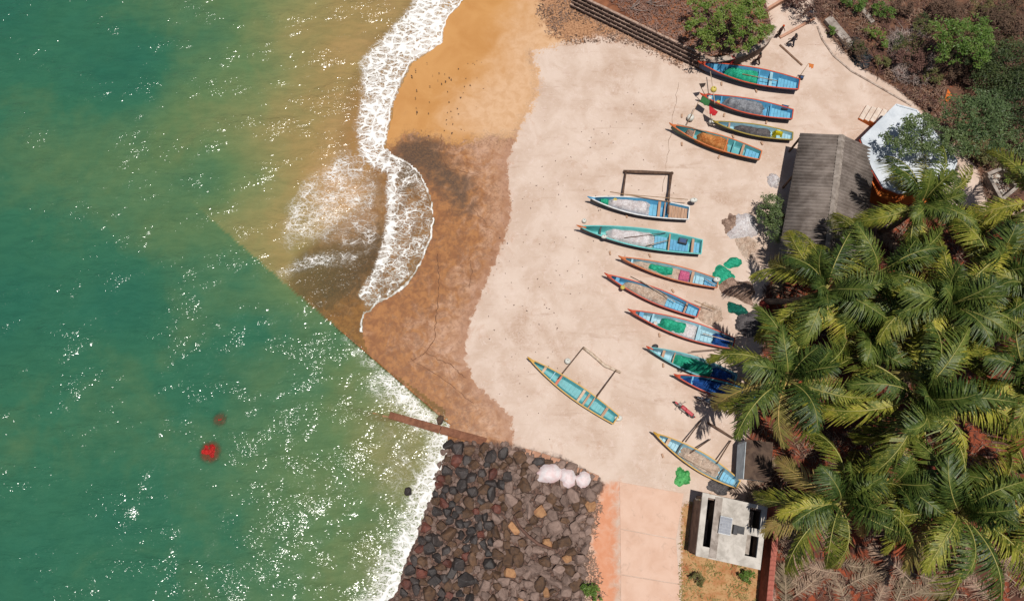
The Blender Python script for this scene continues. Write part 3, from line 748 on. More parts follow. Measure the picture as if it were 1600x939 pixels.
# ================================================================== ROCK SLOPE
from mathutils import kdtree
def rock_mesh(seed):
    r = random.Random(seed); bm = bmesh.new()
    for k in range(14):
        u = Vector((r.gauss(0,1), r.gauss(0,1), r.gauss(0,1))).normalized()*r.uniform(.82, 1.0); bm.verts.new((u.x*.56, u.y*.5, u.z*.42))
    bmesh.ops.convex_hull(bm, input=bm.verts[:]); bmesh.ops.delete(bm, geom=[v_ for v_ in bm.verts if not v_.link_faces], context='VERTS')
    bmesh.ops.bevel(bm, geom=bm.edges[:], offset=.028, segments=1, affect='EDGES')
    me = bpy.data.meshes.new("rock"); bm.to_mesh(me); bm.free(); return me
rm = {
 "wet": mat("wet_black_rock", C(70,60,56), C(42,37,36), .65, 2.5, .7, 9, .05, spec=.5, var=.35),
 "red": mat("rust_red_rock", C(116,66,52), C(76,44,38), .7, 2.5, .7, 9, .05, spec=.4, var=.3),
 "brown": mat("brown_rock", C(112,84,62), C(70,54,46), .8, 2.5, .7, 9, .05, var=.25),
 "grey": mat("mauve_grey_rock", C(156,132,120), C(122,100,90), .92, 2.5, .7, 9, .05, var=.22),
 "tan": mat("tan_rock", C(192,146,104), C(158,112,80), .92, 2.5, .7, 9, .05, var=.2)}
RM = [rock_mesh(100+i) for i in range(14)]
for me_ in RM: me_.materials.append(rm["grey"])
rev = empty("rock_revetment", G(790, 820)); tag(rev, "sloping bank of loose dark boulders between foam and red path", "rock bank")
rp = GP([(700,692),(790,696),(862,716),(938,752),(926,800),(916,880),(904,965),(616,965),(632,905),(651,850),(668,800),(684,750)])
rxy = np.array([[p.x, p.y] for p in rp]); lo, hi = rxy.min(0), rxy.max(0)
pts = []; r = random.Random(5); tries = 0
def in_sheet(x, y): 
    c = G(885, 742); return abs(x-c.x) < 0 
while tries < 30000 and len(pts) < 300:
    tries += 1
    p = (r.uniform(lo[0], hi[0]), r.uniform(lo[1], hi[1])); s_ = r.choice((.74,.86,.98,1.1,1.22))
    if sdf(np.array([p]), rp)[0] < 0.12: continue
    if all((p[0]-a[0])**2+(p[1]-a[1])**2 > (.33*(s_+a[2]))**2 for a in pts): pts.append((p[0], p[1], s_))
sea_line = GP([(705,690),(690,750),(662,850),(632,965)])
def rock_kind(x, y):
    dd = dist_line(np.array([[x, y]]), sea_line)[0] + r.uniform(-.9, .9)
    q_ = r.random()
    if dd < 4.2: return "red" if q_ < .09 else ("brown" if q_ < .34 else "wet")
    if dd < 6: return "brown" if q_ < .4 else ("wet" if q_ < .55 else "grey")
    return "tan" if q_ < .04 else ("brown" if q_ < .30 else "grey")
def place_rock(x, y, s_, parent, zl=0.0, nm="rock"):
    o = bpy.data.objects.new(nm, r.choice(RM)); COL.objects.link(o); o.parent = parent
    zz = zat(x, y)
    base = parent.location
    o.location = (x-base.x, y-base.y, zz-base.z+.16*s_+zl+r.uniform(-.05,.07)); o.scale = (s_*r.uniform(.95,1.25), s_*r.uniform(.9,1.15), s_*r.uniform(.8,1.1))
    o.rotation_euler = (r.uniform(-.3,.3), r.uniform(-.3,.3), r.uniform(0, 6.28))
    o.material_slots[0].link = 'OBJECT'; o.material_slots[0].material = rm[rock_kind(x, y)]
    return o
for x, y, s_ in pts: place_rock(x, y, s_, rev)
# small fill stones between the boulders
mbs = [MB() for _ in range(1)]; fill = []; 
fb = bmesh.new()
for k in range(1300):
    x, y = r.uniform(lo[0], hi[0]), r.uniform(lo[1], hi[1])
    if sdf(np.array([[x, y]]), rp)[0] < -0.2: continue
    M = Matrix.Translation((x-rev.location.x, y-rev.location.y, zat(x, y)+.05)) @ Matrix.Rotation(r.uniform(0,6.28), 4, 'Z') @ Matrix.Rotation(r.uniform(-.6,.6), 4, 'X') @ Matrix.Scale(r.uniform(.3,.6), 4)
    n0 = len(fb.verts); fb.from_mesh(r.choice(RM)); fb.verts.ensure_lookup_table()
    for v_ in fb.verts[n0:]: v_.co = M @ v_.co
fm_ = bpy.data.meshes.new("fill_stones"); fb.to_mesh(fm_); fb.free(); fm_.materials.clear(); fm_.materials.append(rm["grey"])
o = link("fill_stones", fm_, None, rev); tag(o, kind="stuff")
# stray rocks awash
for lab, px, py, s_, kd in (("small dark rock awash left of the boulder bank", 638,768,.7,"wet"), ("brown stones showing through foam at the foot of the bank", 641,880,.8,"red"), ("dark angular rock beside the groyne at the slipway corner", 688,655,.8,"brown")):
    p = G(px, py, -.4); o = link("rock", r.choice(RM)); o.location = (p.x, p.y, -.36); o.scale = (s_*1.1, s_, s_); o.rotation_euler = (.2, .1, r.uniform(0,6))
    o.material_slots[0].link = 'OBJECT'; o.material_slots[0].material = rm[kd]; tag(o, lab, "rock")
# the curved pipe on the boulders
pp = [G(x, y, .55) for x, y in ((803,805),(812,823),(826,838),(842,850),(864,858))]
o = MB().tube([p-pp[0]+Vector((0,0,.0)) for p in pp], [.07,.11,.12,.12,.08], 8).build("driftwood_log", mat("bleached_wood", C(124,92,78), C(96,68,58), .85, 3), None, True); o.location = pp[0]; tag(o, "curved brown length of driftwood lying across the boulders", "driftwood")

# ================================================================== BOATS
P_ = lambda r_, g_, b_, n_, k=.34, **kw: mat("boat_paint_"+n_, C(r_, g_, b_), tuple(x*.8 for x in C(r_, g_, b_)[:3])+(1,), .5, 2.6, .25, 14, dirt=k, **kw)
PC = {"red": P_(214,84,50,"red"), "orange": P_(218,120,62,"orange"), "yellow": P_(218,168,62,"yellow"), "ochre": P_(172,150,62,"ochre"), "white": P_(240,240,238,"white"),
      "turq": P_(108,206,204,"turquoise"), "blue": P_(94,172,214,"blue"), "paleblue": P_(166,212,228,"pale_blue"), "teal": P_(104,184,190,"teal"), "navy": P_(44,80,130,"navy"),
      "dark": P_(58,70,66,"dark"), "green": P_(88,116,92,"green"), "skyblue": P_(114,190,224,"sky_blue"), "black": P_(40,42,44,"black"),
      "seat": mat("seat_wood", C(206,168,140), C(176,136,108), .8, 3, dirt=.25, stretch=(3,.4,3)), "pale": mat("pale_wood", C(226,198,172), C(200,166,138), .85, 3, dirt=.15), "redseat": P_(214,110,78,"salmon")}
def hb(t, B, ws):
    if t < .6: return B/2*math.sin(math.pi/2*min(1, t/.6))**.82
    return B/2*(1-(1-ws)*((t-.6)/.4)**1.7)
def sheer(t, D): return D*(1+.42*max(0, 1-t/.5)**2+.06*max(0, (t-.5)/.5)**2)
def keel(t): return .10+.45*max(0, 1-t/.16)**2
def section(t, B, D, ws, n=6, inner=False):
    w_ = hb(t, B, ws); zs, zk = sheer(t, D), keel(t); out = []
    for k in range(n+1):
        a = k/n
        y, zz = w_*(.15+.85*a**.62) if t > .02 else w_*a, zk+(zs-zk)*a**1.5
        if k == 0: y = 0
        if inner: y = max(0, y-.045); zz = max(zz+.05, .26 if t > .12 else zz+.05); zz = min(zz, zs-.005)
        out.append((y, zz))
    return out
BOATS = {}
def boat(key, label, bow, stern, B, gun, out, inn, thw=(), D=.78, ws=.62, deck=(), stem=None, N=24):
    a, b = G(bow[0], bow[1], D*1.42), G(stern[0], stern[1], D*1.05)
    a2, b2 = Vector((a.x, a.y, 0)), Vector((b.x, b.y, 0)); L = (b2-a2).length
    e = empty("fishing_boat", a2.lerp(b2, .5), math.atan2(b2.y-a2.y, b2.x-a2.x)); tag(e, label, "boat", "fishing boats drawn up on the slipway")
    e["L"] = L; info = dict(e=e, L=L, B=B, D=D, ws=ws); BOATS[key] = info
    X_ = lambda t: -L/2+t*L
    for inner, nm, m_ in ((False, "hull", PC[out]), (True, "lining", PC[inn])):
        mb = MB(); rings = []
        ts = [.008+.992*i/N for i in range(N+1)] if not inner else [.03+.96*i/N for i in range(N+1)]
        for t in ts:
            s_ = section(t, B, D, ws, 6, inner); ring = [(X_(t), y, z_) for y, z_ in reversed(s_)] + [(X_(t), -y, z_) for y, z_ in s_[1:]]
            rings.append(len(mb.v)); mb.v += ring
        K = 13
        for i in range(N):
            for k in range(K-1):
                f = (rings[i]+k, rings[i]+k+1, rings[i+1]+k+1, rings[i+1]+k); mb.f.append(f if inner else f[::-1]); mb.mi.append(0)
        f = tuple(rings[N]+k for k in range(K)); mb.f.append(f); mb.mi.append(0)
        f = tuple(rings[0]+k for k in range(K)); mb.f.append(f[::-1]); mb.mi.append(0)
        o = mb.build(nm, m_, e, True); 
    for s_ in (-1, 1):
        mb = MB(); prev = None
        for i in range(N+1):
            t = .0+i/N; w_ = hb(t, B, ws)+.015; zz = sheer(t, D)
            cur = [(X_(t), s_*(w_+.025), zz-.05), (X_(t), s_*(w_+.025), zz+.03), (X_(t), s_*max(.0, w_-.06), zz+.03), (X_(t), s_*max(.0, w_-.06), zz-.05)]
            nn = len(mb.v); mb.v += cur
            if i:
                for k in range(4):
                    f = (nn-4+k, nn-4+(k+1) % 4, nn+(k+1) % 4, nn+k); mb.f.append(f if s_ < 0 else f[::-1]); mb.mi.append(0)
        mb.f.append((nn, nn+1, nn+2, nn+3)); mb.mi.append(0)
        mb.build("gunwale", PC[gun], e)
    # stem head and transom rail
    zs = sheer(0, D); mb = MB()
    mb.tube([(X_(.05), 0, zs-.10), (X_(0), 0, zs+.0), (X_(-.028), 0, zs+.16)], [.10, .09, .04], 6); mb.build("stem_head", PC[stem or gun], e)
    mb = MB().box((X_(1)-.03, 0, sheer(1, D)+.004), (.08, 2*hb(1, B, ws)-.10, .075)); mb.build("transom_rail", PC[gun], e)
    for i, t in enumerate((.16, .27, .38, .49, .60, .71, .82)):
        s_ = section(t, B-.02, D, ws, 6, True); pts_ = [(X_(t), y, z_+.012) for y, z_ in reversed(s_)] + [(X_(t), -y, z_+.012) for y, z_ in s_[1:]]
        MB().tube(pts_[1:-1], .022, 5).build("rib", PC[inn], e)
    for t, wd, c in thw:
        w_ = hb(t, B, ws)
        o = MB().box((X_(t), 0, sheer(t, D)-.07), (wd, 2*w_-.10, .045)).build("thwart", PC[c], e); bevel(o, .01)
    for t0, t1, z_, c in deck:                      # planked platforms, each plank a part
        nP = max(2, int((t1-t0)*L/.24))
        for k in range(nP):
            t = t0+(t1-t0)*(k+.5)/nP; w_ = hb(t, B, ws)
            fr = (z_-keel(t))/(sheer(t, D)-keel(t)); wz = w_*(.15+.85*max(.02, fr)**.42)-.08
            MB().box((X_(t), 0, z_+R0.uniform(-.006,.006)), ((t1-t0)*L/nP-.018, 2*min(w_-.07, wz), .03)).build("plank", PC[c], e)
    return e
net_cache = {}
def net_mat(name, c1, c2, scale=9, thr=(.40,.60)):
    if name in MATS: return MATS[name]
    m, n = newmat(name); v = n.coord("Object")
    wv_ = n.noise(v, 1.7, 3, .6, 0, True); vm = n.new("ShaderNodeVectorMath", operation='MULTIPLY_ADD'); n.put(vm.inputs[0], wv_); vm.inputs[1].default_value = (1.6,1.6,1.6); n.put(vm.inputs[2], v)
    st1 = n.math('ABSOLUTE', n.sub(n.noise(n.map(vm.outputs[0], sc=(1, .4, 1)), scale*.7, 3, .6), .5)); fib = n.noise(v, scale*3.2, 3, .7); big = n.noise(v, 2.4, 4, .6)
    hi = tuple(min(.9, x*1.6+.04) for x in c1[:3])+(1,); lo = tuple(x*.6 for x in c2[:3])+(1,)
    col = n.mix(n.step(big, *thr), c1, c2); col = n.mix(n.step(st1, 0, .035, .75, 0), col, hi); col = n.mix(n.step(fib, .56, .70, 0, .75), col, lo); col = n.mix(n.step(fib, .30, .44, .6, 0), col, hi)
    n.out(col, .9, n.bump(n.add(n.mul(fib, .4), n.add(big, n.mul(st1, 1.5))), 1.0, .12)); n.bsdf.inputs["Specular IOR Level"].default_value = .12
    return m
NM = {"green": net_mat("green_netting", C(58,196,156), C(30,156,120)), "pale": net_mat("pale_netting", C(246,238,238), C(228,214,212)), "grey": net_mat("grey_netting", C(166,168,174), C(130,132,138)),
      "dark": net_mat("dark_netting", C(116,110,110), C(78,74,76)), "tan": net_mat("tan_netting", C(222,198,178), C(196,166,144)), "orange": net_mat("orange_netting", C(224,152,88), C(190,112,56)),
      "blue": net_mat("blue_tarpaulin", C(34,92,172), C(20,58,120)), "pink": net_mat("pink_cloth", C(232,120,158), C(204,92,132)), "yellow": net_mat("yellow_netting", C(240,224,44), C(206,184,20)),
      "lime": net_mat("lime_netting", C(110,206,120), C(62,160,84)), "brown": net_mat("brown_netting", C(186,156,138), C(140,112,96)), "black": net_mat("black_sheeting", C(74,78,82), C(34,36,40)),
      "red": net_mat("red_netting", C(206,44,38), C(170,34,32)), "teal": net_mat("teal_netting", C(22,124,104), C(10,76,68)), "white": mat("white_sheet", C(246,238,238), C(238,202,200), .7, .9, .1, 6), "maroon": net_mat("maroon_rope", C(150,60,50), C(110,40,34))}
def cargo(key, t0, t1, mk, label, hgt=.28, name="fishing_net", cat="net", seed=0, side_=0.0, width=.92, base=.32):
    """a heap lying inside a boat, filling its width between two stations"""
    I = BOATS[key]; e = I["e"]; L, B, D, ws = I["L"], I["B"], I["D"], I["ws"]; nu, nv_ = 30, 12
    c = Vector((-L/2+(t0+t1)/2*L, 0, 0)); mb = MB()
    for i in range(nu+1):
        for j in range(nv_+1):
            jt = mnoise.noise(Vector((j*.5+seed, seed*2.1, 1)))*.03*(1 if i in (0, nu) else 0)
            t = t0+(t1-t0)*i/nu+jt; s_ = -1+2*j/nv_; w_ = hb(t, B, ws)*width-.05
            ed = min(1, min(i, nu-i)/4)*min(1, min(j, nv_-j)/2+.25); x = -L/2+t*L
            top = base+(sheer(t, D)-.10-base+hgt*(1-s_*s_))*ed
            nz_ = mnoise.noise(Vector((x*1.6+seed, s_*1.7, seed)))*.14+mnoise.noise(Vector((x*4+seed, s_*4, seed+3)))*.06
            mb.v.append((x-c.x, s_*w_*(1-abs(side_))+side_*w_*.5, max(base-.04, top+nz_*ed)))
    for i in range(nu):
        for j in range(nv_): q_ = i*(nv_+1)+j; mb.f.append((q_, q_+nv_+1, q_+nv_+2, q_+1)); mb.mi.append(0)
    o = mb.build(name, NM[mk], None, True); Mw = Matrix.Translation(e.location) @ Matrix.Rotation(e.rotation_euler.z, 4, 'Z')
    o.matrix_world = Mw @ Matrix.Translation(c); tag(o, label, cat); return o
def heap(name, label, cat, px, py, rx, ry, hgt, mk, rz=0.0, seed=0, z=0.0, lob=.28, fold=.12, group=None, nr=14, na=44):
    """a soft lumpy pile on the ground"""
    mb = MB(); c = G(px, py, z)
    mb.v.append((0, 0, hgt))
    for i in range(1, nr+1):
        for k in range(na):
            a = 2*math.pi*k/na; R_ = 1+lob*mnoise.noise(Vector((math.cos(a)*1.6+seed, math.sin(a)*1.6, seed*1.3)))*1.6+lob*.5*mnoise.noise(Vector((math.cos(a)*5+seed, math.sin(a)*5, 2)))
            q_ = i/nr; x, y = math.cos(a)*rx*R_*q_, math.sin(a)*ry*R_*q_
            ed = (1-q_**2.2)
            zz = hgt*ed+fold*ed**.5*(mnoise.noise(Vector((x*2.4+seed, y*2.4, seed)))+.6*mnoise.noise(Vector((x*6, y*6+seed, seed))))
            if i == nr: zz = 0.0
            mb.v.append((x, y, max(0.006, zz) if i < nr else .0))
    for k in range(na): mb.f.append((0, 1+k, 1+(k+1) % na)); mb.mi.append(0)
    for i in range(nr-1):
        for k in range(na):
            a_, b_ = 1+i*na+k, 1+i*na+(k+1) % na; mb.f.append((a_, a_+na, b_+na, b_)); mb.mi.append(0)
    o = mb.build(name, NM[mk], None, True); o.location = (c.x, c.y, z); o.rotation_euler = (0, 0, rz); tag(o, label, cat, group); return o
bamboo = mat("bamboo", C(196,164,128), C(150,116,86), .7, 4, stretch=(.4,4,4)); dkpole = mat("dark_pole", C(122,94,76), C(84,62,50), .8, 4)
palepole = mat("pale_pole", C(226,206,184), C(190,162,136), .8, 3)
def pole(name, label, cat, a, b, ra=.04, rb=.03, m_=None, group=None, mid=None):
    A, B = G(*a), G(*b); pts_ = [A, B] if mid is None else [A, G(*mid), B]; rs = [ra, rb] if mid is None else [ra, (ra+rb)/2, rb]
    o = MB().tube([p-A for p in pts_], rs, 7).build(name, m_ or bamboo, None, True); o.location = A; tag(o, label, cat, group); return o
def inboat(e, p):
    return (Matrix.Rotation(-e.rotation_euler.z, 4, 'Z') @ (p-e.location))
def outrigger(key, fl, booms, fm=dkpole, fr=.10, br=.045, bm_=dkpole):
    e = BOATS[key]["e"]
    MB().tube([inboat(e, G(*p)) for p in fl], [fr*.8]+[fr]*(len(fl)-2)+[fr*.7], 9).build("outrigger_float", fm, e, True)
    for a, b in booms: MB().tube([inboat(e, G(*a)), inboat(e, G(*b))], [br, br*1.15], 7).build("outrigger_boom", bm_, e, True)

boat("A", "large red-rimmed boat with blue stern deck, nearest the curved wall", (1094,98), (1249,132), 1.55, "red", "navy", "blue", [(.04+.56,.10,"blue"),(.72,.24,"paleblue"),(.16,.3,"blue")], .85, deck=[(.80,.985,.52,"skyblue"),(.62,.79,.36,"skyblue")])
boat("B", "red-rimmed blue boat heaped with grey netting", (1097,148), (1239,179), 1.4, "red", "dark", "blue", [(.22,.12,"blue"),(.76,.14,"blue"),(.10,.3,"skyblue")], .8, deck=[(.74,.985,.48,"skyblue")])
boat("C", "small ochre-rimmed boat with dark netting and a yellow bundle", (1116,190), (1239,213), 1.05, "ochre", "dark", "paleblue", [(.2,.14,"seat"),(.82,.3,"paleblue")], .66, deck=[(.80,.985,.42,"paleblue")])
boat("D", "orange-rimmed boat carrying an orange net bale", (1049,195), (1189,243), 1.3, "orange", "green", "teal", [(.26,.1,"seat"),(.70,.12,"teal"),(.80,.2,"seat"),(.62,.1,"orange")], .78, deck=[(.84,.985,.5,"skyblue")])
boat("E", "white-rimmed blue boat with square timber outrigger", (922,309), (1077,333), 1.5, "white", "black", "blue", [(.70,.22,"seat"),(.755,.10,"seat")], .8, .72, deck=[(.80,.985,.62,"seat"),(.60,.69,.4,"skyblue")], stem="blue")
boat("F", "long turquoise-rimmed boat with pale nets and blue stern", (906,354), (1097,386), 1.6, "turq", "black", "turq", [(.735,.12,"seat"),(.925,.2,"seat"),(.17,.14,"dark")], .85, .72, deck=[(.62,.72,.42,"skyblue"),(.75,.90,.36,"blue"),(.935,.985,.55,"skyblue")], stem="orange")
boat("G", "slim orange-rimmed boat with green net and pink cloth", (970,402), (1122,443), 1.15, "orange", "orange", "paleblue", [(.12,.16,"paleblue"),(.74,.22,"seat")], .72, deck=[(.78,.86,.42,"paleblue"),(.87,.985,.46,"blue")])
boat("H", "reddish boat with tan net and two long oars", (948,429), (1092,489), 1.2, "red", "red", "blue", [(.12,.3,"blue"),(.86,.14,"seat")], .72, deck=[(.66,.83,.38,"skyblue"),(.88,.985,.5,"skyblue")])
boat("I", "red-rimmed boat with green net and blue tarpaulin under palm fronds", (985,485), (1147,537), 1.4, "red", "red", "paleblue", [(.22,.16,"paleblue"),(.66,.18,"paleblue"),(.11,.34,"blue")], .78, deck=[(.10,.20,.42,"paleblue"),(.66,.80,.4,"paleblue")])
boat("J", "teal boat with red bow tip filled with green netting", (1013,543), (1150,593), 1.3, "teal", "teal", "paleblue", [(.18,.2,"seat"),(.3,.08,"seat")], .76, deck=[(.08,.16,.42,"paleblue")], stem="red")
boat("K", "red boat half hidden under palm fronds beside the motorcycle", (1056,586), (1190,624), 1.3, "red", "red", "blue", [(.2,.14,"blue")], .76)
boat("L", "yellow-rimmed empty teal boat with curved pale outrigger", (828,561), (963,656), 1.15, "yellow", "dark", "teal", [(.17,.2,"pale"),(.34,.2,"redseat"),(.60,.2,"pale"),(.66,.16,"seat"),(.72,.1,"seat"),(.87,.2,"seat"),(.27,.07,"paleblue")], .62, .66, deck=[(.37,.58,.30,"teal"),(.74,.86,.30,"teal")])
boat("M", "yellow-rimmed boat with tan net nearest the concrete blockhouse", (1024,677), (1154,757), 1.35, "yellow", "yellow", "paleblue", [(.16,.22,"pale"),(.30,.12,"dark"),(.80,.1,"dark")], .74, .45, deck=[(.06,.15,.4,"paleblue"),(.18,.29,.36,"paleblue"),(.81,.96,.36,"skyblue")])
outrigger("E", [(974,268,.25),(1000,269,.27),(1052,271,.25)], [((978,267,.40),(973,306,.86)), ((1050,269,.40),(1044,312,.90)), ((1047,270,.38),(1044,334,.90))], dkpole, .15, .07)
outrigger("L", [(911,543,.14),(926,554,.16),(945,571,.16),(970,582,.14)], [((912,542,.30),(872,592,.68)), ((963,578,.3),(931,622,.68))], palepole, .12, .04)
outrigger("M", [(1105,660,.2),(1122,670,.2),(1146,685,.2)], [((1095,657,.3),(1071,690,.84)), ((1110,686,.4),(1078,708,.84)), ((1142,688,.3),(1120,724,.82))], dkpole, .1, .045)

cargo("A", .27, .62, "green", "bright green net in the large boat by the wall", .22, seed=1, width=.85)
cargo("B", .25, .70, "grey", "grey net heaped high in the red-rimmed boat", .50, seed=2, width=1.02)
cargo("C", .28, .74, "dark", "dark grey net filling the small ochre boat", .15, seed=3, width=.86)
cargo("C", .76, .88, "yellow", "bright yellow bundle of netting near a boat's stern", .36, "net_bundle", "net", 4, .35)
cargo("D", .30, .64, "orange", "orange net bale with red stripe in the orange boat", .42, "net_bale", "net", 5, width=1.02)
cargo("D", .17, .27, "brown", "brown rope coil in the bow of the orange boat", .06, "rope_coil", "rope", 6)
cargo("E", .17, .62, "pale", "pale lilac net in the white-rimmed outrigger boat", .30, seed=7, width=.92)
cargo("E", .10, .20, "green", "small green net in the bow of the outrigger boat", .05, seed=8)
cargo("F", .22, .62, "pale", "pale tan net in the long turquoise boat", .18, seed=9, width=.93)
cargo("G", .28, .56, "green", "green net in the slim orange-rimmed boat", .20, seed=10, width=.80)
cargo("G", .14, .68, "tan", "tan net spread under the green one in the slim boat", -.06, seed=11, width=.9)
cargo("G", .60, .72, "pink", "pink cloth lying in the slim orange-rimmed boat", .12, "cloth_bundle", "cloth", 12)
cargo("H", .20, .67, "tan", "tan net in the reddish boat with oars", .14, seed=13, width=.97)
cargo("I", .30, .56, "green", "crumpled green net in the red-rimmed boat under the fronds", .18, seed=14, width=.85)
cargo("I", .40, .66, "pale", "pale net beside the green one under the fronds", -.04, seed=15)
cargo("I", .81, .97, "blue", "blue tarpaulin covering a boat's stern under the palm", .22, "tarpaulin", "tarpaulin", 16)
cargo("J", .30, .74, "green", "green net piled in the teal boat", .34, seed=17)
cargo("J", .75, .97, "blue", "blue sheet in the teal boat's stern under the palm", .2, "tarpaulin", "tarpaulin", 18)
cargo("K", .10, .9, "blue", "blue sheet and rags filling the half hidden red boat", .05, "tarpaulin", "tarpaulin", 19)
cargo("M", .33, .78, "tan", "brown net lying in the yellow boat by the blockhouse", .06, seed=20)

# ---- gear on and around the boats
for i, (a, b, lab) in enumerate((((1000,438,.95),(1055,472,.92),"long pale oar across the reddish boat, upper one"), ((985,432,.95),(1075,478,.92),"long brown oar across the reddish boat, lower one"),
        ((976,304,1.0),(1075,312,.95),"thin pole along the upper side of the outrigger boat"), ((953,300,1.0),(1048,316,.95),"bamboo pole resting on the outrigger boat's upper rim"), ((975,372,.98),(1040,364,.95),"thin brown pole across the long turquoise boat, near its upper rim"), ((1010,384,.98),(1046,375,.98),"short pole across the long turquoise boat, near its middle"),
        ((1058,194,1.05),(1084,200,1.0),"white painted pole at the bow of the orange boat"), ((1085,201,1.0),(1105,206,1.0),"dark pole beside the white one on the orange boat"), ((1160,116,1.0),(1215,127,.95),"grey pole along the upper rim of the large boat"), ((1060,710,.95),(1112,738,.95),"pale bamboo along the lower rim of the yellow boat"),
        ((1085,470,1.0),(1118,484,.9),"short oar handle over the reddish boat's stern"), ((1098,521,.95),(1146,534,.95),"pale pole across the blue stern under the fronds"), ((1102,436,.9),(1122,448,.9),"short pole by the stern of the slim boat"), ((1130,545,.9),(1080,549,.95),"brown pole along the rim of the teal boat"))):
    pole("oar" if "oar" in lab else "bamboo_pole", lab, "oar" if "oar" in lab else "pole", a, b, .035, .028, palepole if "pale" in lab or "white" in lab else (dkpole if "brown" in lab or "dark" in lab else bamboo))
# marker poles with flags and floats
def flag(label, a, b, c, d_, col, name="flag"):
    A = G(*a); mb = MB(); q_ = [G(*p)-A for p in (a, b, c, d_)]; n = 8
    for i in range(n+1):
        for j in range(n+1):
            p = q_[0].lerp(q_[1], i/n).lerp(q_[3].lerp(q_[2], i/n), j/n); mb.v.append((p.x, p.y, p.z+.09*math.sin(i*1.3+j*.6)*(j/n)))
    for i in range(n):
        for j in range(n): k = i*(n+1)+j; mb.f.append((k, k+1, k+n+2, k+n+1)); mb.mi.append(0)
    o = mb.build(name, mat("flag_"+col[0], C(*col[1]), None, .8, 4), None, True); o.location = A; s_ = o.modifiers.new("solid", 'SOLIDIFY'); s_.thickness = .008; tag(o, label, "flag"); return o
floatw = mat("white_float", C(240,240,232), C(222,220,208), .5, 3, dirt=.12); floaty = mat("yellow_float", C(232,214,110), C(210,186,80), .5, 3)
def buoy(label, px, py, z, r_=.22, m_=None, sq=(1,1,1), name="fishing_float", group=None):
    e = empty(name, G(px, py, z)); tag(e, label, "float", group)
    ball((0,0,0), r_, 14, 10, sq).build("float_body", m_ or floatw, e, True); MB().tube([(0,0,r_*sq[2]*.9),(0,0,r_*sq[2]*1.12)], r_*.18, 8).build("eyelet", dk, e); return e
pole("flag_pole", "tall white pole with yellow float standing in the large boat", "pole", (1110,112,1.0), (1117,162,1.2), .035, .028, palepole)
pole("flag_pole", "thin pole carrying the green flag at the boats' bows", "pole", (1072,197,.8), (1092,158,1.5), .03, .022, bamboo)
pole("flag_pole", "thin pole carrying the red flag between two bows", "pole", (1112,192,.8), (1108,168,1.6), .03, .022, bamboo)
pole("flag_pole", "pole with black pennant leaning at the second boat's bow", "pole", (1102,150,1.1), (1093,132,1.7), .03, .02, dkpole)
pole("flag_pole", "leaning pole with orange flag at the large boat's stern", "pole", (1248,122,.9), (1263,100,2.0), .03, .022, bamboo)
flag("green cloth flag at the second boat's bow", (1099,150,1.5), (1110,158,1.5), (1106,167,1.4), (1093,159,1.4), ("green", (52,116,62)))
flag("red pointed flag hanging between two bows", (1108,165,1.6), (1122,175,1.5), (1117,182,1.4), (1109,178,1.45), ("red", (206,34,44)))
flag("small black pennant above the second boat's bow", (1092,131,1.7), (1103,130,1.6), (1101,135,1.6), (1096,138,1.6), ("black", (66,52,46)))
flag("small orange flag at the stern of the top boat", (1263,99,2.0), (1272,101,1.9), (1270,108,1.9), (1265,105,2.0), ("orange", (226,132,62)))
pole("flag_pole", "pole with orange flag standing in the scrub behind the house", "pole", (1462,175,0), (1481,150,2.6), .04, .025, bamboo)
flag("orange flag standing in the scrub behind the house", (1481,139,2.8), (1488,150,2.6), (1480,160,2.4), (1476,158,2.4), ("saffron", (236,120,40)))
buoy("yellow float on the tall white pole", 1115, 140, 1.2, .26, floaty)
buoy("big white float left of the green flag pole", 1079, 184, .35, .30)
buoy("white float at the small ochre boat's bow", 1112, 191, .32, .26, None, (1,1,1.1))
buoy("white float at the outrigger boat's stern end", 1084, 313, .8, .22, None, (1.4,.9,.9))
buoy("white float on the ground above the turquoise boat's bow", 913, 345, .2, .19)
buoy("white round float beside the curved outrigger", 887, 564, .3, .24)
buoy("white float lying behind the empty teal boat's stern", 966, 653, .26, .26, None, (1.2,.9,.9))
buoy("white can at the slim boat's stern by the green nets", 1120, 437, .8, .24, None, (1.2,.9,1))
buoy("white can in the bow of the turquoise boat", 944, 370, .95, .18, None, (1.3,.9,1))
buoy("white float in the red-rimmed boat under fronds", 1024, 505, .6, .17)
buoy("yellow float in the bow of the grey-net boat", 1122, 160, .8, .17, floaty)
buoy("white float on the rim of the grey-net boat", 1109, 153, 1.1, .17)
buoy("yellow float on the reddish boat's lower rim", 973, 449, .85, .18, floaty)
buoy("yellow float by the pale net in the outrigger boat", 961, 313, .95, .18, floaty)
buoy("small dark float by the teal boat's red bow", 1024, 541, .2, .18, dk, (1.3,1,1))
# chocks and props beside hulls
props = [(1127,132),(1181,143),(1065,182),(1131,181),(1197,192),(1065,226),(1123,246),(1190,225),(1145,214),(953,396),(1015,400),(979,338),(1012,505),(1030,524),(1036,571),(1051,455),(1035,712),(905,600)]
for i, (px, py) in enumerate(props):
    p = G(px, py); o = MB().box((0,0,.08), (.13,.32,.16)).build("wooden_chock", PC["seat"]); o.location = p; o.rotation_euler = (0,0,R0.uniform(-.5,.5)); bevel(o,.02)
    bk = min(BOATS.values(), key=lambda I: min((p-(I["e"].matrix_basis @ Vector((I["L"]*q_, 0, 0)))).length for q_ in (-.4,-.2,0,.2,.4)))["e"]
    tag(o, "small wooden chock beside the "+bk["label"].split(" with ")[0].split(" carrying ")[0].split(",")[0], "chock", "chocks under the boats")

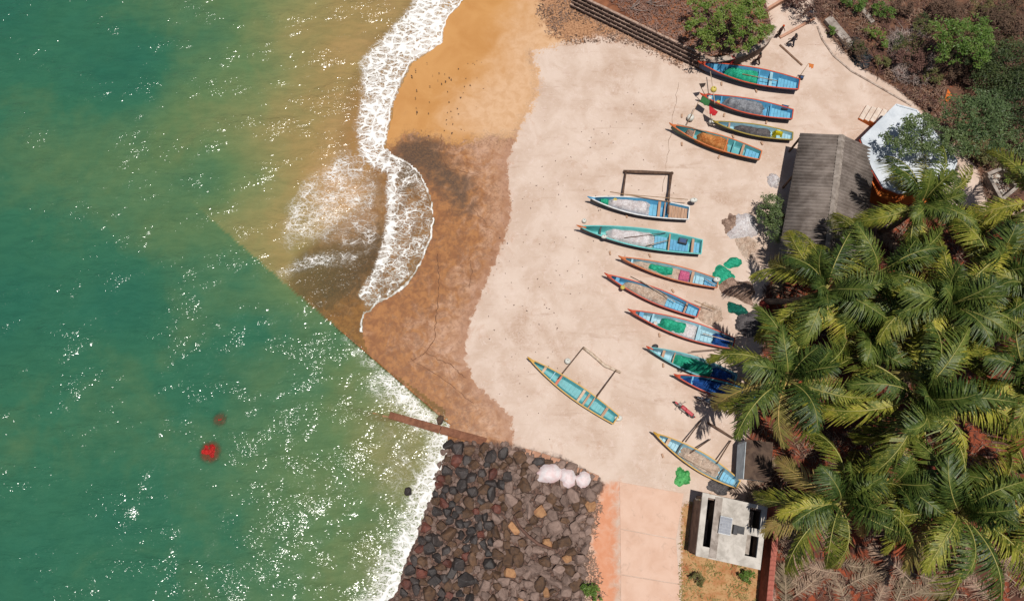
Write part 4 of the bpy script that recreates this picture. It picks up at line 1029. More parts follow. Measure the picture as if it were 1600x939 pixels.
# ---- nets and cloth on the ground
heap("fishing_net", "larger bright green net heap by the slim boat's stern", "net", 1128, 430, .95, .72, .42, "green", .3, 1)
heap("fishing_net", "smaller green net heap above the larger one", "net", 1145, 411, .72, .42, .35, "green", .25, 2, lob=.15)
heap("fishing_net", "big pale tan net pile left of the leafy bush", "net", 1160, 355, 1.15, 1.1, .55, "pale", .5, 3)
heap("fishing_net", "brown net pile left edge of the pale one by the bush", "net", 1143, 352, .7, .9, .4, "brown", .2, 4)
heap("fishing_net", "thin brown net trailing below the bush", "net", 1165, 385, .8, 1.0, .15, "tan", .2, 5)
heap("fishing_net", "lilac net bundle in the shed's shade", "net", 1208, 284, .55, .6, .5, "pale", .1, 6)
heap("fishing_net", "brown net heap under the left palm fronds", "net", 1150, 452, 1.5, .9, .45, "brown", -.5, 7)
heap("fishing_net", "dark teal net bundle in palm shade", "net", 1150, 483, .8, .5, .4, "teal", -.2, 8)
heap("fishing_net", "pale grey net spread behind the reddish boat's stern", "net", 1112, 492, 1.0, .9, .18, "tan", .2, 9)
heap("fishing_net", "dark net heap in deep palm shade beside the red-rimmed boat", "net", 1170, 505, 1.2, .9, .5, "dark", .2, 10)
heap("fishing_net", "lime green net heap on concrete by the yellow boat", "net", 1067, 745, .62, .70, .35, "lime", .1, 11)
heap("fishing_net", "grey net heap at the yellow boat's stern", "net", 1122, 762, .9, .45, .3, "dark", -.2, 12)
heap("rope_pile", "maroon rope pile under the lower left palm", "rope", 1196, 478, .5, .5, .3, "maroon", 0, 13)
heap("plastic_sheet", "pinkish white sheet bundle on the rocks, leftmost of three", "sheet", 858, 740, .92, .70, .5, "white", .1, 14, .32, .14, .03)
heap("plastic_sheet", "white sheet bundle on the rocks, middle of three", "sheet", 887, 746, .62, .72, .45, "white", .2, 15, .32, .16, .03)
heap("plastic_sheet", "small white sheet on the kerb, rightmost of three", "sheet", 911, 750, .50, .62, .35, "white", -.3, 16, .32, .2, .03)
heap("plastic_sheet", "crumpled black sheeting at the scrub edge", "sheet", 1346, 92, 1.0, .95, .5, "black", .6, 17, 0, .35, .35)
heap("plastic_sheet", "small black sheeting behind the long concrete slab", "sheet", 1334, 66, .7, .5, .35, "black", .2, 18, 0, .35, .3)
# red nets drifting in the sea
heap("drifting_net", "large red net clump drifting in the green sea", "net", 328, 706, .80, .9, .16, "red", .4, 19, -.66, .30, .12)
heap("drifting_net", "smaller dark red net clump drifting above the large one", "net", 343, 655, .62, .45, .14, "red", .3, 20, -.70, .32, .12)

for lab, px, py, z_, sx, sy in (("dark engine box on the grey-net boat's stern deck", 1225, 170, .5, .55, .4), ("dark tray on the long turquoise boat's blue deck", 1066, 378, .42, .7, .45), ("black outboard bracket at the large boat's stern", 1251, 124, .7, .3, .25)):
    e = empty("engine_box", G(px, py, z_), rad(-14)); tag(e, lab, "engine box")
    o = MB().box((0,0,.14),(sx,sy,.28)).build("casing", dk, e); bevel(o,.03); MB().box((0,0,.30),(sx*.7,sy*.7,.035)).build("cover", PC["navy"], e); MB().tube([(sx*.3,0,.3),(sx*.5,.1,.42)],.025,6).build("handle", dk, e)

# ================================================================== VEGETATION
def leaf_mat(name, c1, c2, c3, rough=.45, trans=.3, var=.12):
    m, n = newmat(name); v = n.coord("Object")
    col = n.mix(n.step(n.noise(v, 1.1, 3, .6), .38, .64), c1, c2)
    col = n.mix(n.step(n.noise(v, 9.0, 2, .6), .5, .72, 0, .8), col, c3)
    hs = n.new("ShaderNodeHueSaturation"); n.put(hs.inputs["Color"], col); n.put(hs.inputs["Value"], n.math('MULTIPLY_ADD', n.rnd(), 2*var, 1-var)); n.put(hs.inputs["Hue"], n.math('MULTIPLY_ADD', n.rnd(), -.035, .512)); col = hs.outputs[0]
    n.out(col, rough); n.bsdf.inputs["Specular IOR Level"].default_value = .3
    t = n.new("ShaderNodeBsdfTranslucent"); n.put(t.inputs[0], col)
    mx = n.new("ShaderNodeMixShader"); mx.inputs[0].default_value = trans; n.l.new(n.bsdf.outputs[0], mx.inputs[1]); n.l.new(t.outputs[0], mx.inputs[2]); n.l.new(mx.outputs[0], n.n["Material Output"].inputs[0])
    return m
def K(r_, g_, b_): return (r_, g_, b_, 1)
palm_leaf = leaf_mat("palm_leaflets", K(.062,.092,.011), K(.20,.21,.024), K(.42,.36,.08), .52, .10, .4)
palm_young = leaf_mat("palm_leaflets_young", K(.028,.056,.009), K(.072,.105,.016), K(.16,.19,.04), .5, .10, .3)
palm_old = leaf_mat("palm_leaflets_yellowing", K(.22,.20,.05), K(.30,.23,.07), K(.36,.27,.12), .5, .22, .2)
rach = mat("palm_midrib", K(.34,.30,.09), K(.24,.24,.06), .5, 3)
rach_old = mat("palm_midrib_yellow", K(.46,.32,.10), K(.36,.24,.08), .5, 3)
dead_leaf = leaf_mat("dry_frond", K(.27,.195,.125), K(.17,.12,.08), K(.42,.32,.22), .8, .12, .25)
dead_rach = mat("dry_midrib", K(.40,.29,.20), K(.28,.20,.14), .8, 3)
bark = mat("palm_bark", C(146,126,110), C(98,82,70), .95, 2, .8, 6, .06, stretch=(1,1,5))
def frond_mesh(seed, L, e0, e1, lat=0.0, n=62, droop=.5, wid=.046, mats=None, ln=1.0, twist=0.0):
    r_ = random.Random(seed); mb = MB(); M_ = 26; pts_ = []; p = Vector((0,0,0)); swp = Vector((r_.uniform(0,.3), (-1 if seed % 2 else 1)*r_.uniform(.3,.9), -.2))
    for i in range(M_+1):
        t = i/M_; pts_.append(p.copy()); e = e0+(e1-e0)*t**1.25; a = lat*t*t
        p = p+Vector((math.cos(e)*math.cos(a), math.cos(e)*math.sin(a), math.sin(e)))*(L/M_)
    mb.tube(pts_[:M_+1], [.055*(1-.85*(i/M_)) for i in range(M_+1)], 4, True, 1)
    for k in range(n):
        t = .17+.83*(k+.5)/n; f = t*M_; i = min(M_-1, int(f)); b = pts_[i].lerp(pts_[i+1], f-i); tg = (pts_[i+1]-pts_[i]).normalized()
        sd_ = tg.cross(Vector((0,0,1))); sd_ = sd_.normalized() if sd_.length > 1e-3 else Vector((0,1,0)); nr = sd_.cross(tg).normalized()
        tt = (t-.17)/.83; ll = ln*1.22*(math.sin(math.pi*(.16+.80*tt))**.75)*r_.uniform(.82,1.08)
        for s_ in (-1, 1):
            if r_.random() < .05: continue
            fw = rad(24+34*tt+r_.uniform(-12, 12)); up_ = .30-.25*tt+r_.uniform(-.25,.25)
            dr = (sd_*s_*math.cos(fw)+tg*math.sin(fw)+nr*up_).normalized()
            q1_ = b+dr*ll*.46-Vector((0,0,droop*.26*ll)); d2 = (dr-Vector((0,0,droop*(1.0+r_.uniform(-.3,.5))))).normalized(); q2_ = q1_+d2*ll*.6+swp*ll*.3*(.4+tt)
            wv_ = (tg-dr*tg.dot(dr)).normalized(); w0, w1 = wid*.75, wid
            mb.quad(b-wv_*w0, b+wv_*w0, q1_+wv_*w1, q1_-wv_*w1); mb.quad(q1_-wv_*w1, q1_+wv_*w1, q2_+wv_*.008, q2_-wv_*.008)
    return mb.mesh("frond", mats or [palm_leaf, rach], True)
FR = []          # by age: upright spear leaves first, hanging ones last
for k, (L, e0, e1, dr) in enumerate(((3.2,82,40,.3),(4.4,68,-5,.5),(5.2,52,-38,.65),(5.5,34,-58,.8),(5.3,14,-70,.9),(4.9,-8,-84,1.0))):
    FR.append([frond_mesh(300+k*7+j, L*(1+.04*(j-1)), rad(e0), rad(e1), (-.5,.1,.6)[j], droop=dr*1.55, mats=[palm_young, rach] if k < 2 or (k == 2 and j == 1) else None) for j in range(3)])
FRY = [frond_mesh(390+j, 4.9, rad((10,-12)[j]), rad((-60,-80)[j]), .3, 56, .8, mats=[palm_old, rach_old]) for j in range(2)]
nut = ball((0,0,0), .13, 8, 6, (1,1,1.2)).mesh("coconut", [mat("green_coconut", K(.20,.17,.035), K(.30,.18,.04), .5)], True)
def palm(label, px, py, zc, n=24, sc=1.0, seed=0, wind=(.55,-.55), off=(0,0)):
    r_ = random.Random(seed); c = G(px, py, zc); base = Vector((c.x+off[0]+r_.uniform(-.8,.8), c.y+off[1]+r_.uniform(-.8,.8), 0))
    e = empty("coconut_palm", base); tag(e, label, "palm tree", "coconut palms of the grove"); top = c-base
    bend = Vector((r_.uniform(-.5,.5), r_.uniform(-.5,.5), 0)); tp = []
    for i in range(11):
        t = i/10; tp.append(Vector((top.x*t, top.y*t, top.z*t))+bend*math.sin(math.pi*t))
    MB().tube(tp, [.24-.11*i/10+.015*(i % 2) for i in range(11)], 9).build("trunk", bark, e, True)
    a0 = r_.uniform(0, 6.28)
    for k in range(n):
        age = k/n; lv = min(5, int(age*6.2)); a = a0+k*2.39996+r_.uniform(-.45,.45)
        wx = wind[0]*.35; wy = wind[1]*.35; dx, dy = math.cos(a)+wx, math.sin(a)+wy; a = math.atan2(dy, dx)
        old = (lv == 5 and r_.random() < .55) or (lv == 4 and r_.random() < .18)
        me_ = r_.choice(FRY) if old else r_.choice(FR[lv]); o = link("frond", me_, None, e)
        o.location = top+Vector((math.cos(a)*.12, math.sin(a)*.12, .25-.35*age)); s_ = sc*r_.uniform(.88,1.1); o.scale = (s_*r_.uniform(.9,1.12), s_, s_)
        o.rotation_euler = (r_.uniform(-.8,.8), r_.uniform(-.16,.16), a)
    for k in range(6):
        a = r_.uniform(0, 6.28); o = link("coconut", nut, None, e); o.location = top+Vector((math.cos(a)*.3, math.sin(a)*.3, -.25-r_.random()*.2))
palm("coconut palm whose fronds overhang the corrugated shed's lower corner", 1288, 455, 7.0, 20, 1.0, 1, off=(-1.0,.6))
palm("coconut palm whose fronds cover the boats' sterns and motorcycle", 1230, 594, 7.2, 22, 1.02, 2, (.3,-.3))
palm("coconut palm with the widest crown, centre of the grove", 1432, 622, 8.2, 23, 1.14, 3)
palm("coconut palm directly right of the concrete blockhouse", 1312, 786, 7.0, 21, .98, 4)
palm("coconut palm near the bottom right above dry fallen fronds", 1496, 800, 7.2, 21, 1.08, 5)
palm("coconut palm leaning over the orange house's lower wall", 1436, 322, 6.8, 22, .92, 6, (.5,.7))
palm("coconut palm between the shed and the grove's dark middle", 1372, 428, 7.0, 19, 1.0, 7)
palm("tall coconut palm in the grove's upper middle", 1478, 478, 8.4, 22, 1.1, 8)
palm("coconut palm right of the grove's upper middle", 1545, 428, 7.6, 19, 1.04, 9)
palm("coconut palm cut by the right edge beside the concrete trough", 1622, 315, 7.6, 22, .95, 10, (-.2,.2))
palm("coconut palm at the right edge, level with the widest crown", 1600, 590, 8.0, 24, 1.0, 11)
palm("coconut palm in the grove's left middle behind the net heaps", 1345, 520, 6.4, 16, .9, 12)
palm("coconut palm at the right edge, lower of the edge palms", 1612, 770, 7.2, 23, 1.0, 13)
palm("coconut palm low in the grove between two bottom crowns", 1395, 755, 6.2, 15, .86, 14)
palm("coconut palm at the right edge, upper of the edge palms", 1618, 470, 8.4, 22, 1.0, 15)

# ---- broadleaf trees and shrubs
G_BRIGHT = leaf_mat("bright_leaf", K(.085,.165,.025), K(.15,.23,.045), K(.27,.32,.09), .42, .3)
G_MID = leaf_mat("mid_leaf", K(.065,.105,.035), K(.12,.17,.058), K(.24,.29,.14), .42, .25)
G_DARK = leaf_mat("dark_leaf", K(.022,.045,.014), K(.05,.08,.025), K(.10,.12,.04), .5, .2)
G_OLIVE = leaf_mat("olive_leaf", K(.09,.10,.03), K(.15,.15,.05), K(.2,.14,.06), .6, .2)
G_BROWN = leaf_mat("brown_leaf", K(.13,.075,.05), K(.08,.045,.032), K(.20,.13,.09), .8, .1)
wood = mat("tree_bark", C(120,98,84), C(82,64,54), .95, 3, .7, 8, .04)
def crown(seed, blobs, nl, size, gap=.46):
    r_ = random.Random(seed); mb = MB(); tot = sum(b[3]*b[4] for b in blobs)
    for (cx, cy, cz, rx, ry, rz) in blobs:
        m_ = int(nl*rx*ry/tot); cl = [Vector((r_.gauss(0,1), r_.gauss(0,1), abs(r_.gauss(0,1))*1.1-.25)).normalized()*r_.uniform(.6,1.05) for _ in range(max(6, m_//26))]
        for k in range(m_):
            c = r_.choice(cl)+Vector((r_.gauss(0,.13), r_.gauss(0,.13), r_.gauss(0,.12)))
            p = Vector((cx+c.x*rx, cy+c.y*ry, cz+c.z*rz))
            if mnoise.noise(p*1.1+Vector((seed, 0, 0)))*.5+.5 < gap-.12: continue
            nn = Vector((r_.gauss(0,.7), r_.gauss(0,.55), 1)).normalized(); t = nn.cross(Vector((r_.gauss(0,1), r_.gauss(0,1), .1))).normalized(); b = nn.cross(t); l = size*r_.uniform(.6,1.3); w_ = l*.42
            mb.quad(p-t*l*.5, p+b*w_*.5-t*l*.02, p+t*l*.5-nn*l*.12, p-b*w_*.5-t*l*.02)
    return mb
def tree(name, label, cat, px, py, zc, blobs, nl, size, lm, gz_=0.0, seed=0, trunk_off=(0,0), gap=.46, group=None):
    """blobs are relative to the crown's centre"""
    r_ = random.Random(seed); c = G(px, py, zc); base = Vector((c.x+trunk_off[0], c.y+trunk_off[1], gz_)); e = empty(name, base); tag(e, label, cat, group); cc = c-base
    MB().tube([Vector((0,0,-.05)), Vector((.05,.03,cc.z*.3)), Vector((cc.x*.5, cc.y*.5, cc.z*.6)), cc+Vector((0,0,.1))], [.09+.03*cc.z,.07+.025*cc.z,.05+.018*cc.z,.03], 8).build("trunk", wood, e, True)
    for b in blobs:
        s_ = Vector((cc.x*.3, cc.y*.3, cc.z*.4)); t_ = cc+Vector(b[:3])
        MB().tube([s_, s_.lerp(t_, .5)+Vector((r_.uniform(-.2,.2), r_.uniform(-.2,.2), .1)), t_], [.03+.012*cc.z, .02+.008*cc.z, .015], 6).build("branch", wood, e, True)
    crown(seed, [(b[0]+cc.x, b[1]+cc.y, b[2]+cc.z)+tuple(b[3:]) for b in blobs], nl, size, gap).build("crown", lm, e)
    return e
tree("leafy_tree", "leafy bright green tree on the terrace above the top boat", "tree", 1137, 36, 4.0, [(0,0,.4,1.5,1.4,.9),(-1.7,-1.3,-.4,1.1,1.0,.6),(1.9,.9,0,1.2,1.2,.8),(-.4,2.0,-.1,1.5,.9,.7),(1.0,-1.5,-.3,1.2,.9,.6),(-2.3,.2,-.5,1.0,.9,.5),(2.9,-.2,-.5,.9,.9,.5),(-1.9,1.8,-.3,1.1,.8,.5),(2.3,2.2,-.3,1.0,.8,.5)], 9500, .22, G_BRIGHT, TZ, 21, (.3,.8), .56)
tree("leafy_tree", "large grey-green tree spreading over the white roof", "tree", 1528, 186, 5.0, [(0,0,.3,1.9,2.1,1.2),(-1.2,.6,0,1.5,1.5,.9),(.8,-1.3,0,1.6,1.4,.9),(-.3,-1.8,-.2,1.5,1.2,.8),(1.3,.9,-.2,1.2,1.3,.8)], 9000, .19, G_MID, 0, 22, (.5,.6))
tree("leafy_tree", "thin-crowned grey-green tree shading the white roof's middle", "tree", 1432, 215, 4.8, [(0,0,.2,1.5,1.3,.8),(-1.2,-.4,0,1.0,1.0,.6),(1.3,-.6,.1,1.3,1.2,.8),(.4,1.1,0,1.2,.9,.6),(2.6,-.5,.2,1.2,1.2,.7),(-1.9,.2,-.2,.7,.8,.4)], 7500, .19, G_MID, 3.0, 23, (1.4,-.2), .5)
tree("leafy_tree", "bright green bushy tree in the upper right scrub", "tree", 1502, 64, 3.2, [(0,0,.3,1.7,1.5,1.0),(-1.5,1.0,0,1.2,1.0,.7),(1.3,1.0,0,1.2,1.1,.7),(-1.4,-1.0,-.2,1.1,1.0,.6),(.9,-1.4,-.2,1.2,1.0,.7),(2.0,0,-.2,.9,1,.6)], 6500, .21, G_BRIGHT, 0, 24, (.3,.3), .54)
tree("leafy_bush", "tall leafy bush against the shed's open side", "bush", 1206, 337, 1.7, [(0,.9,.1,.85,.9,.7),(.1,-.2,.2,.9,.9,.8),(.2,-1.2,0,.75,.85,.6),(-.5,.2,-.3,.6,.9,.5)], 3600, .17, G_MID, 0, 25, (.2,.1))
for i, (px, py, s_, lm, lab) in enumerate((
    (1380,18,.9,G_BRIGHT,"green bush near the top edge above the black sheeting"), (1366,48,.75,G_BRIGHT,"green bush behind the short concrete beam"), (1376,68,.6,G_BRIGHT,"small green bush left of the grey dead branches"),
    (1296,48,.45,G_BRIGHT,"little green plant by the long concrete slab"), (1342,76,.5,G_BRIGHT,"little green plant growing through black sheeting"), (1334,4,1.0,G_BRIGHT,"green bush cut by the top edge, left of the scrub"),
    (1262,12,1.3,G_BROWN,"dark brown bush beside the upper path"), (1242,2,.9,G_BROWN,"brown bush at the top edge beside the path"), (1580,106,2.5,G_DARK,"dark evergreen shrub at the right edge, upper one"), (1592,172,2.3,G_DARK,"dark evergreen shrub at the right edge, lower one"),
    (1552,124,1.8,G_DARK,"dark shrub between the two green trees"), (1455,120,.8,G_OLIVE,"olive shrub below the bright bushy tree"), (1378,96,.6,G_OLIVE,"small olive shrub right of the black sheeting"), (1440,42,.9,G_OLIVE,"olive shrub left of the bright bushy tree"),
    (1590,225,1.5,G_MID,"green shrub at the right edge above the trough"), (1535,238,1.3,G_OLIVE,"olive shrub by the house's right corner"), (1588,278,.9,G_BRIGHT,"green plant growing beside the concrete trough"), (1410,12,.8,G_BROWN,"brown dry bush near the top edge"),
    (1475,18,1.2,G_BROWN,"brown dry bush above the bright bushy tree"), (1560,30,1.5,G_BROWN,"brown dry bush in the upper right corner, left one"), (1596,45,1.4,G_BROWN,"brown dry bush in the upper right corner, right one"), (1420,98,1.3,G_BROWN,"grey-brown dry bush in the scrub's middle"), (1440,75,1.0,G_BROWN,"grey-brown dry bush beside dead branches"),
    (925,925,.7,G_BRIGHT,"green weed clump at the foot of the rock bank"), (1170,905,.6,G_BRIGHT,"green weed clump below the blockhouse"), (1090,905,.5,G_OLIVE,"olive weed clump on dry grass below the blockhouse"))):
    tree("shrub", lab, "shrub", px, py, .55*s_+.25, [(0,0,.1,s_,s_*.9,s_*.55),(s_*.5,-s_*.3,0,s_*.6,s_*.6,s_*.4),(-s_*.5,s_*.35,0,s_*.6,s_*.5,s_*.4)], int(900*s_*s_+350), .15+.02*s_, lm, 0, 40+i, gap=.5)

rs = random.Random(9); SOW = GP(POLY["a_soil"]); cnt = 0
while cnt < 34:
    px, py = rs.uniform(1290, 1600), rs.uniform(0, 320); q_ = G(px, py)
    if sdf(np.array([[q_.x, q_.y]]), SOW)[0] < .7 or (1340 < px < 1560 and 150 < py < 320): continue
    cnt += 1; s_ = rs.uniform(.7, 1.35); kd = rs.choice((G_BROWN, G_BROWN, G_BROWN, G_OLIVE, G_DARK)); nmk = {G_BROWN.name: "brown dry", G_OLIVE.name: "olive half-dry", G_DARK.name: "dark green"}[kd.name]
    tree("scrub_bush", nmk+" scrub bush on the upper right slope", "bush", px, py, .4*s_+.2, [(0,0,.1,s_,s_*.9,s_*.45),(s_*.5,-s_*.3,0,s_*.6,s_*.6,s_*.35)], int(650*s_*s_+200), .13, kd, 0, 90+cnt, gap=.5, group=nmk+" scrub bushes on the slope")
# ---- dry scrub, litter and grass: nobody could count it
def scatter(name, poly, count, lmin, lmax, hmin, hmax, m_, seed, z=0.0, wd=.03, flat=.5, dens=None):
    r_ = random.Random(seed); pw = GP(poly, z); a = np.array([[p.x, p.y] for p in pw]); lo_, hi_ = a.min(0), a.max(0); rr = np.random.RandomState(seed)
    P2 = rr.uniform(lo_, hi_, (count*3, 2)); P2 = P2[sdf(P2, pw) > 0][:count]; mb = MB()
    for x, y in P2:
        if dens and mnoise.noise(Vector((x*dens+seed, y*dens, 0))) < -.02+r_.uniform(-.2,.2): continue
        an = r_.uniform(0, 6.28); l = r_.uniform(lmin, lmax); tl_ = r_.uniform(0, 1)**2*(1-flat)*1.4; h0 = r_.uniform(hmin, hmax)
        d_ = Vector((math.cos(an)*math.cos(tl_), math.sin(an)*math.cos(tl_), math.sin(tl_))); s_ = Vector((-math.sin(an), math.cos(an), r_.uniform(-.5,.5)))*wd*r_.uniform(.6,1.5)
        p = Vector((x, y, z+h0)); mb.quad(p-s_, p+s_, p+d_*l+s_*.3, p+d_*l-s_*.3)
    o = mb.build(name, m_); tag(o, kind="stuff"); return o
lit1 = leaf_mat("litter_brown", K(.22,.14,.10), K(.14,.085,.06), K(.36,.25,.18), .85, .05, 0)
lit2 = leaf_mat("litter_grey", K(.30,.24,.21), K(.18,.14,.12), K(.42,.35,.31), .9, .05, 0)
lit3 = leaf_mat("litter_dark", K(.10,.055,.04), K(.055,.03,.025), K(.17,.10,.07), .9, .05, 0)
SO = POLY["a_soil"]
scatter("dry_scrub", SO, 15000, .15, .55, .02, .45, lit1, 1, dens=.5)
scatter("dry_scrub", SO, 9000, .15, .6, .02, .5, lit3, 2, dens=.35)
scatter("grey_twigs", [(1385,60),(1440,50),(1460,100),(1440,135),(1395,125)], 2600, .3, .9, .1, .6, lit2, 3, wd=.018)
scatter("dry_scrub", [(905,-30),(1008,43),(1100,88),(1140,86),(1192,68),(1206,45),(1190,-40)], 6000, .1, .4, .02, .18, lit1, 4, TZ)
scatter("leaf_litter", POLY["a_litter"], 2600, .06, .2, .01, .05, lit1, 5, wd=.04, flat=.9, dens=.6)
scatter("leaf_litter", POLY["a_litter"], 1300, .06, .22, .01, .06, lit3, 6, wd=.04, flat=.9, dens=.7)
scatter("grove_litter", POLY["a_red"], 14000, .2, .8, .02, .2, lit1, 7, dens=.4)
scatter("grove_litter", POLY["a_red"], 8000, .2, .8, .02, .2, lit3, 8, dens=.3)
scatter("dry_grass", POLY["a_grass"], 3200, .08, .3, .01, .08, leaf_mat("dry_grass_blades", K(.30,.22,.09), K(.20,.16,.05), K(.14,.17,.04), .8, .1, 0), 9, dens=.9)
scatter("dry_grass", [(905,770),(950,755),(940,800),(925,860),(950,930),(890,945),(905,860)], 1500, .08, .3, .01, .08, lit1, 10, dens=.8)
scatter("beach_debris", [(640,100),(830,90),(800,215),(650,215)], 90, .05, .16, .005, .02, lit3, 11, -.25, .05, 1)
scatter("beach_debris", [(735,480),(800,300),(1000,120),(1060,300),(900,500),(860,690),(760,600)], 160, .04, .14, .005, .02, lit3, 12, 0, .035, 1)

# ---- fallen dry fronds below the palms
DF = [frond_mesh(420+j, 4.2, rad((6,3,10)[j]), rad((-3,-4,-12)[j]), (.5,-.6,.2)[j], 50, .12, .030, [dead_leaf, dead_rach], .85) for j in range(3)]
rr = random.Random(77)
spots = [(1228,835,1.3),(1236,880,1.7),(1225,920,1.2),(1262,915,.6),(1300,860,2.2),(1330,885,-.4),(1345,900,.3),(1392,880,2.6),(1408,915,.8),(1440,880,1.9),(1452,905,-.5),(1472,925,2.9),(1490,900,.4),(1505,880,1.1),(1540,870,-.3),(1560,890,2.4),(1585,875,.2),(1600,905,1.0),(1250,850,2.0),(1372,925,1.4),(1430,925,.1),(1525,915,2.1),(1365,370,2.5),(1375,365,-.6),(1215,450,.9),(1190,745,.4),(1172,770,1.3),(1275,890,2.8),(1315,925,1.6),(1240,910,2.4)]
where = lambda px, py: ("beside the compound wall" if px < 1260 and py > 800 else "by the orange house" if py < 400 else "by the small hut" if py < 800 else "left of the bottom right palm" if px < 1440 else "below the bottom right palm")
for i, (px, py, a) in enumerate(spots):
    p = G(px, py); o = link("fallen_frond", rr.choice(DF)); s_ = rr.uniform(.6,.95); o.scale = (s_, s_, s_*.7); o.location = (p.x, p.y, .12+.05*(i % 4)); o.rotation_euler = (rr.uniform(-.1,.1), rr.uniform(-.04,.04), a+rr.uniform(-.3,.3))
    o.location -= Matrix.Rotation(o.rotation_euler.z, 3, 'Z') @ Vector((2.0*s_, 0, 0)); tag(o, "dry brown palm frond lying on the ground "+where(px, py), "palm frond", "fallen fronds "+where(px, py))
# bare dead branches in the scrub
for lab, px, py, sd2 in (("grey bare branch lying in the scrub left of the bushy tree", 1405, 62, 1), ("forked pale branch on the terrace edge behind the block wall", 985, 15, 2), ("thin pale branch on the terrace beside the leafy tree", 1010, 5, 3)):
    e = empty("dead_branch", G(px, py, TZ if py < 30 else .25)); tag(e, lab, "branch"); r_ = random.Random(sd2); 
    for k in range(7 if sd2 == 1 else 3):
        a = r_.uniform(-.6,.9) if sd2 != 1 else r_.uniform(-.5,2.2); l = r_.uniform(1.0,2.2); q_ = [Vector((0,0,.1)), Vector((math.cos(a)*l*.5, math.sin(a)*l*.5, .25+r_.uniform(0,.2))), Vector((math.cos(a+.4)*l, math.sin(a+.4)*l, .2))]
        MB().tube(q_, [.05,.035,.012], 6).build("limb", mat("grey_deadwood", C(176,158,148), C(132,114,106), .9, 4), e, True)

# ================================================================== PEOPLE
skin_m = mat("skin", C(120,80,58), C(104,68,50), .6, 4, 0, 10); hair_m = mat("black_hair", K(.012,.010,.009), K(.02,.016,.014), .5)
def skinned(name, verts, edges, radii, m_, parent, root=0):
    me_ = bpy.data.meshes.new(name); me_.from_pydata(verts, edges, []); o = link(name, me_, m_, parent); o.modifiers.new("skin", 'SKIN')
    for i, rr_ in enumerate(radii):
        sv = me_.skin_vertices[0].data[i]; sv.radius = rr_ if isinstance(rr_, tuple) else (rr_, rr_); sv.use_root = (i == root)
    s_ = o.modifiers.new("sub", 'SUBSURF'); s_.levels = 1; s_.render_levels = 2; s_.use_limit_surface = False
    return o
def person(label, px, py, rz, shirt, pants, stride=.28, arm=(.25,-.2), lean=0.0, sari=None, h=1.66, turban=None):
    k = h/1.7; e = empty("person", G(px, py), rz); tag(e, label, "person", "people at the top of the beach")
    # faces +x; joints: 0 pelvis 1 belly 2 chest 3 neck 4 head base 5 head top, legs and arms follow
    V = [(0,0,.92),(.01+lean*.3,0,1.08),(.02+lean,0,1.30),(.02+lean,0,1.44),(.03+lean,0,1.52),(.05+lean,0,1.66)]
    E = [(0,1),(1,2),(2,3),(3,4),(4,5)]; Rr = [.13,.115,(.15,.12),.055,.09,.085]
    for s_, st in ((1, stride),(-1, -stride)):
        n0 = len(V); V += [(0,s_*.09,.86),(st*.6+.04,s_*.10,.48),(st,s_*.10,.09),(st+.13,s_*.11,.035)]; E += [(0,n0),(n0,n0+1),(n0+1,n0+2),(n0+2,n0+3)]; Rr += [.085,.06,.045,.035]
    hands = []
    for s_, aw in ((1, arm[0]),(-1, arm[1])):
        n0 = len(V); V += [(.02+lean,s_*.19,1.38),(lean+aw*.3,s_*.25,1.12),(lean+aw+.03,s_*.26,.90),(lean+aw+.06,s_*.26,.82)]; E += [(2,n0),(n0,n0+1),(n0+1,n0+2),(n0+2,n0+3)]; Rr += [.055,.042,.032,.034]
        hd = n0+3
        for q_ in range(5):
            V.append((lean+aw+.07+(.03 if q_ == 4 else .0), s_*(.235+.016*q_) if q_ < 4 else s_*.215, .735+(.03 if q_ in (0,3) else .0)+(.04 if q_ == 4 else 0))); E.append((hd, len(V)-1)); Rr.append(.009)
    V = [tuple(c*k for c in v_) for v_ in V]
    skinned("body", V, E, [tuple(x*k for x in r_) if isinstance(r_, tuple) else r_*k for r_ in Rr], skin_m, e)
    ball(((.035+lean)*k,0,1.625*k), .104*k, 10, 8, (1,.92,.95)).build("hair" if not turban else "head_cloth", hair_m if not turban else turban, e, True)
    mb = ball(((.125+lean)*k,0,1.565*k), .022*k, 6, 4); mb.build("nose", skin_m, e, True)
    Lp = lambda *a: tuple(c*k for c in a)
    skinned("shirt", [Lp(.01,0,.96), Lp(.01+lean*.3,0,1.1), Lp(.02+lean,0,1.32), Lp(.02+lean,.19,1.385), Lp(lean+arm[0]*.25,.245,1.16), Lp(.02+lean,-.19,1.385), Lp(lean+arm[1]*.25,-.245,1.16)], [(0,1),(1,2),(2,3),(3,4),(2,5),(5,6)], [.15*k,.14*k,.165*k,.075*k,.062*k,.075*k,.062*k], shirt, e)
    if sari is None:
        skinned("trousers", [Lp(0,0,.95), Lp(0,.09,.86), Lp(stride*.6+.04,.10,.48), Lp(stride,.10,.16), Lp(0,-.09,.86), Lp(-stride*.6+.04,-.10,.48), Lp(-stride,-.10,.16)], [(0,1),(1,2),(2,3),(0,4),(4,5),(5,6)], [.14*k,.10*k,.078*k,.065*k,.10*k,.078*k,.065*k], pants, e)
    else:
        mb = revolve([(.30,.05),(.27,.4),(.20,.85),(.15,1.02),(.17,1.25),(.19,1.38),(.10,1.46)], 14); mb.v = [(x*(1.15 if z_ < .6 else 1), y*(1+.08*math.sin(5*math.atan2(y,x))), z_*k) for x, y, z_ in mb.v]; mb.build("sari", sari, e, True)
    return e
cl = lambda nm, c: mat("cloth_"+nm, C(*c), None, .85, 6, .2, 30)
person("person in dark shirt walking on the pale concrete by the path", 1234, 72, 2.2, cl("charcoal",(58,58,70)), cl("navy",(50,54,70)))
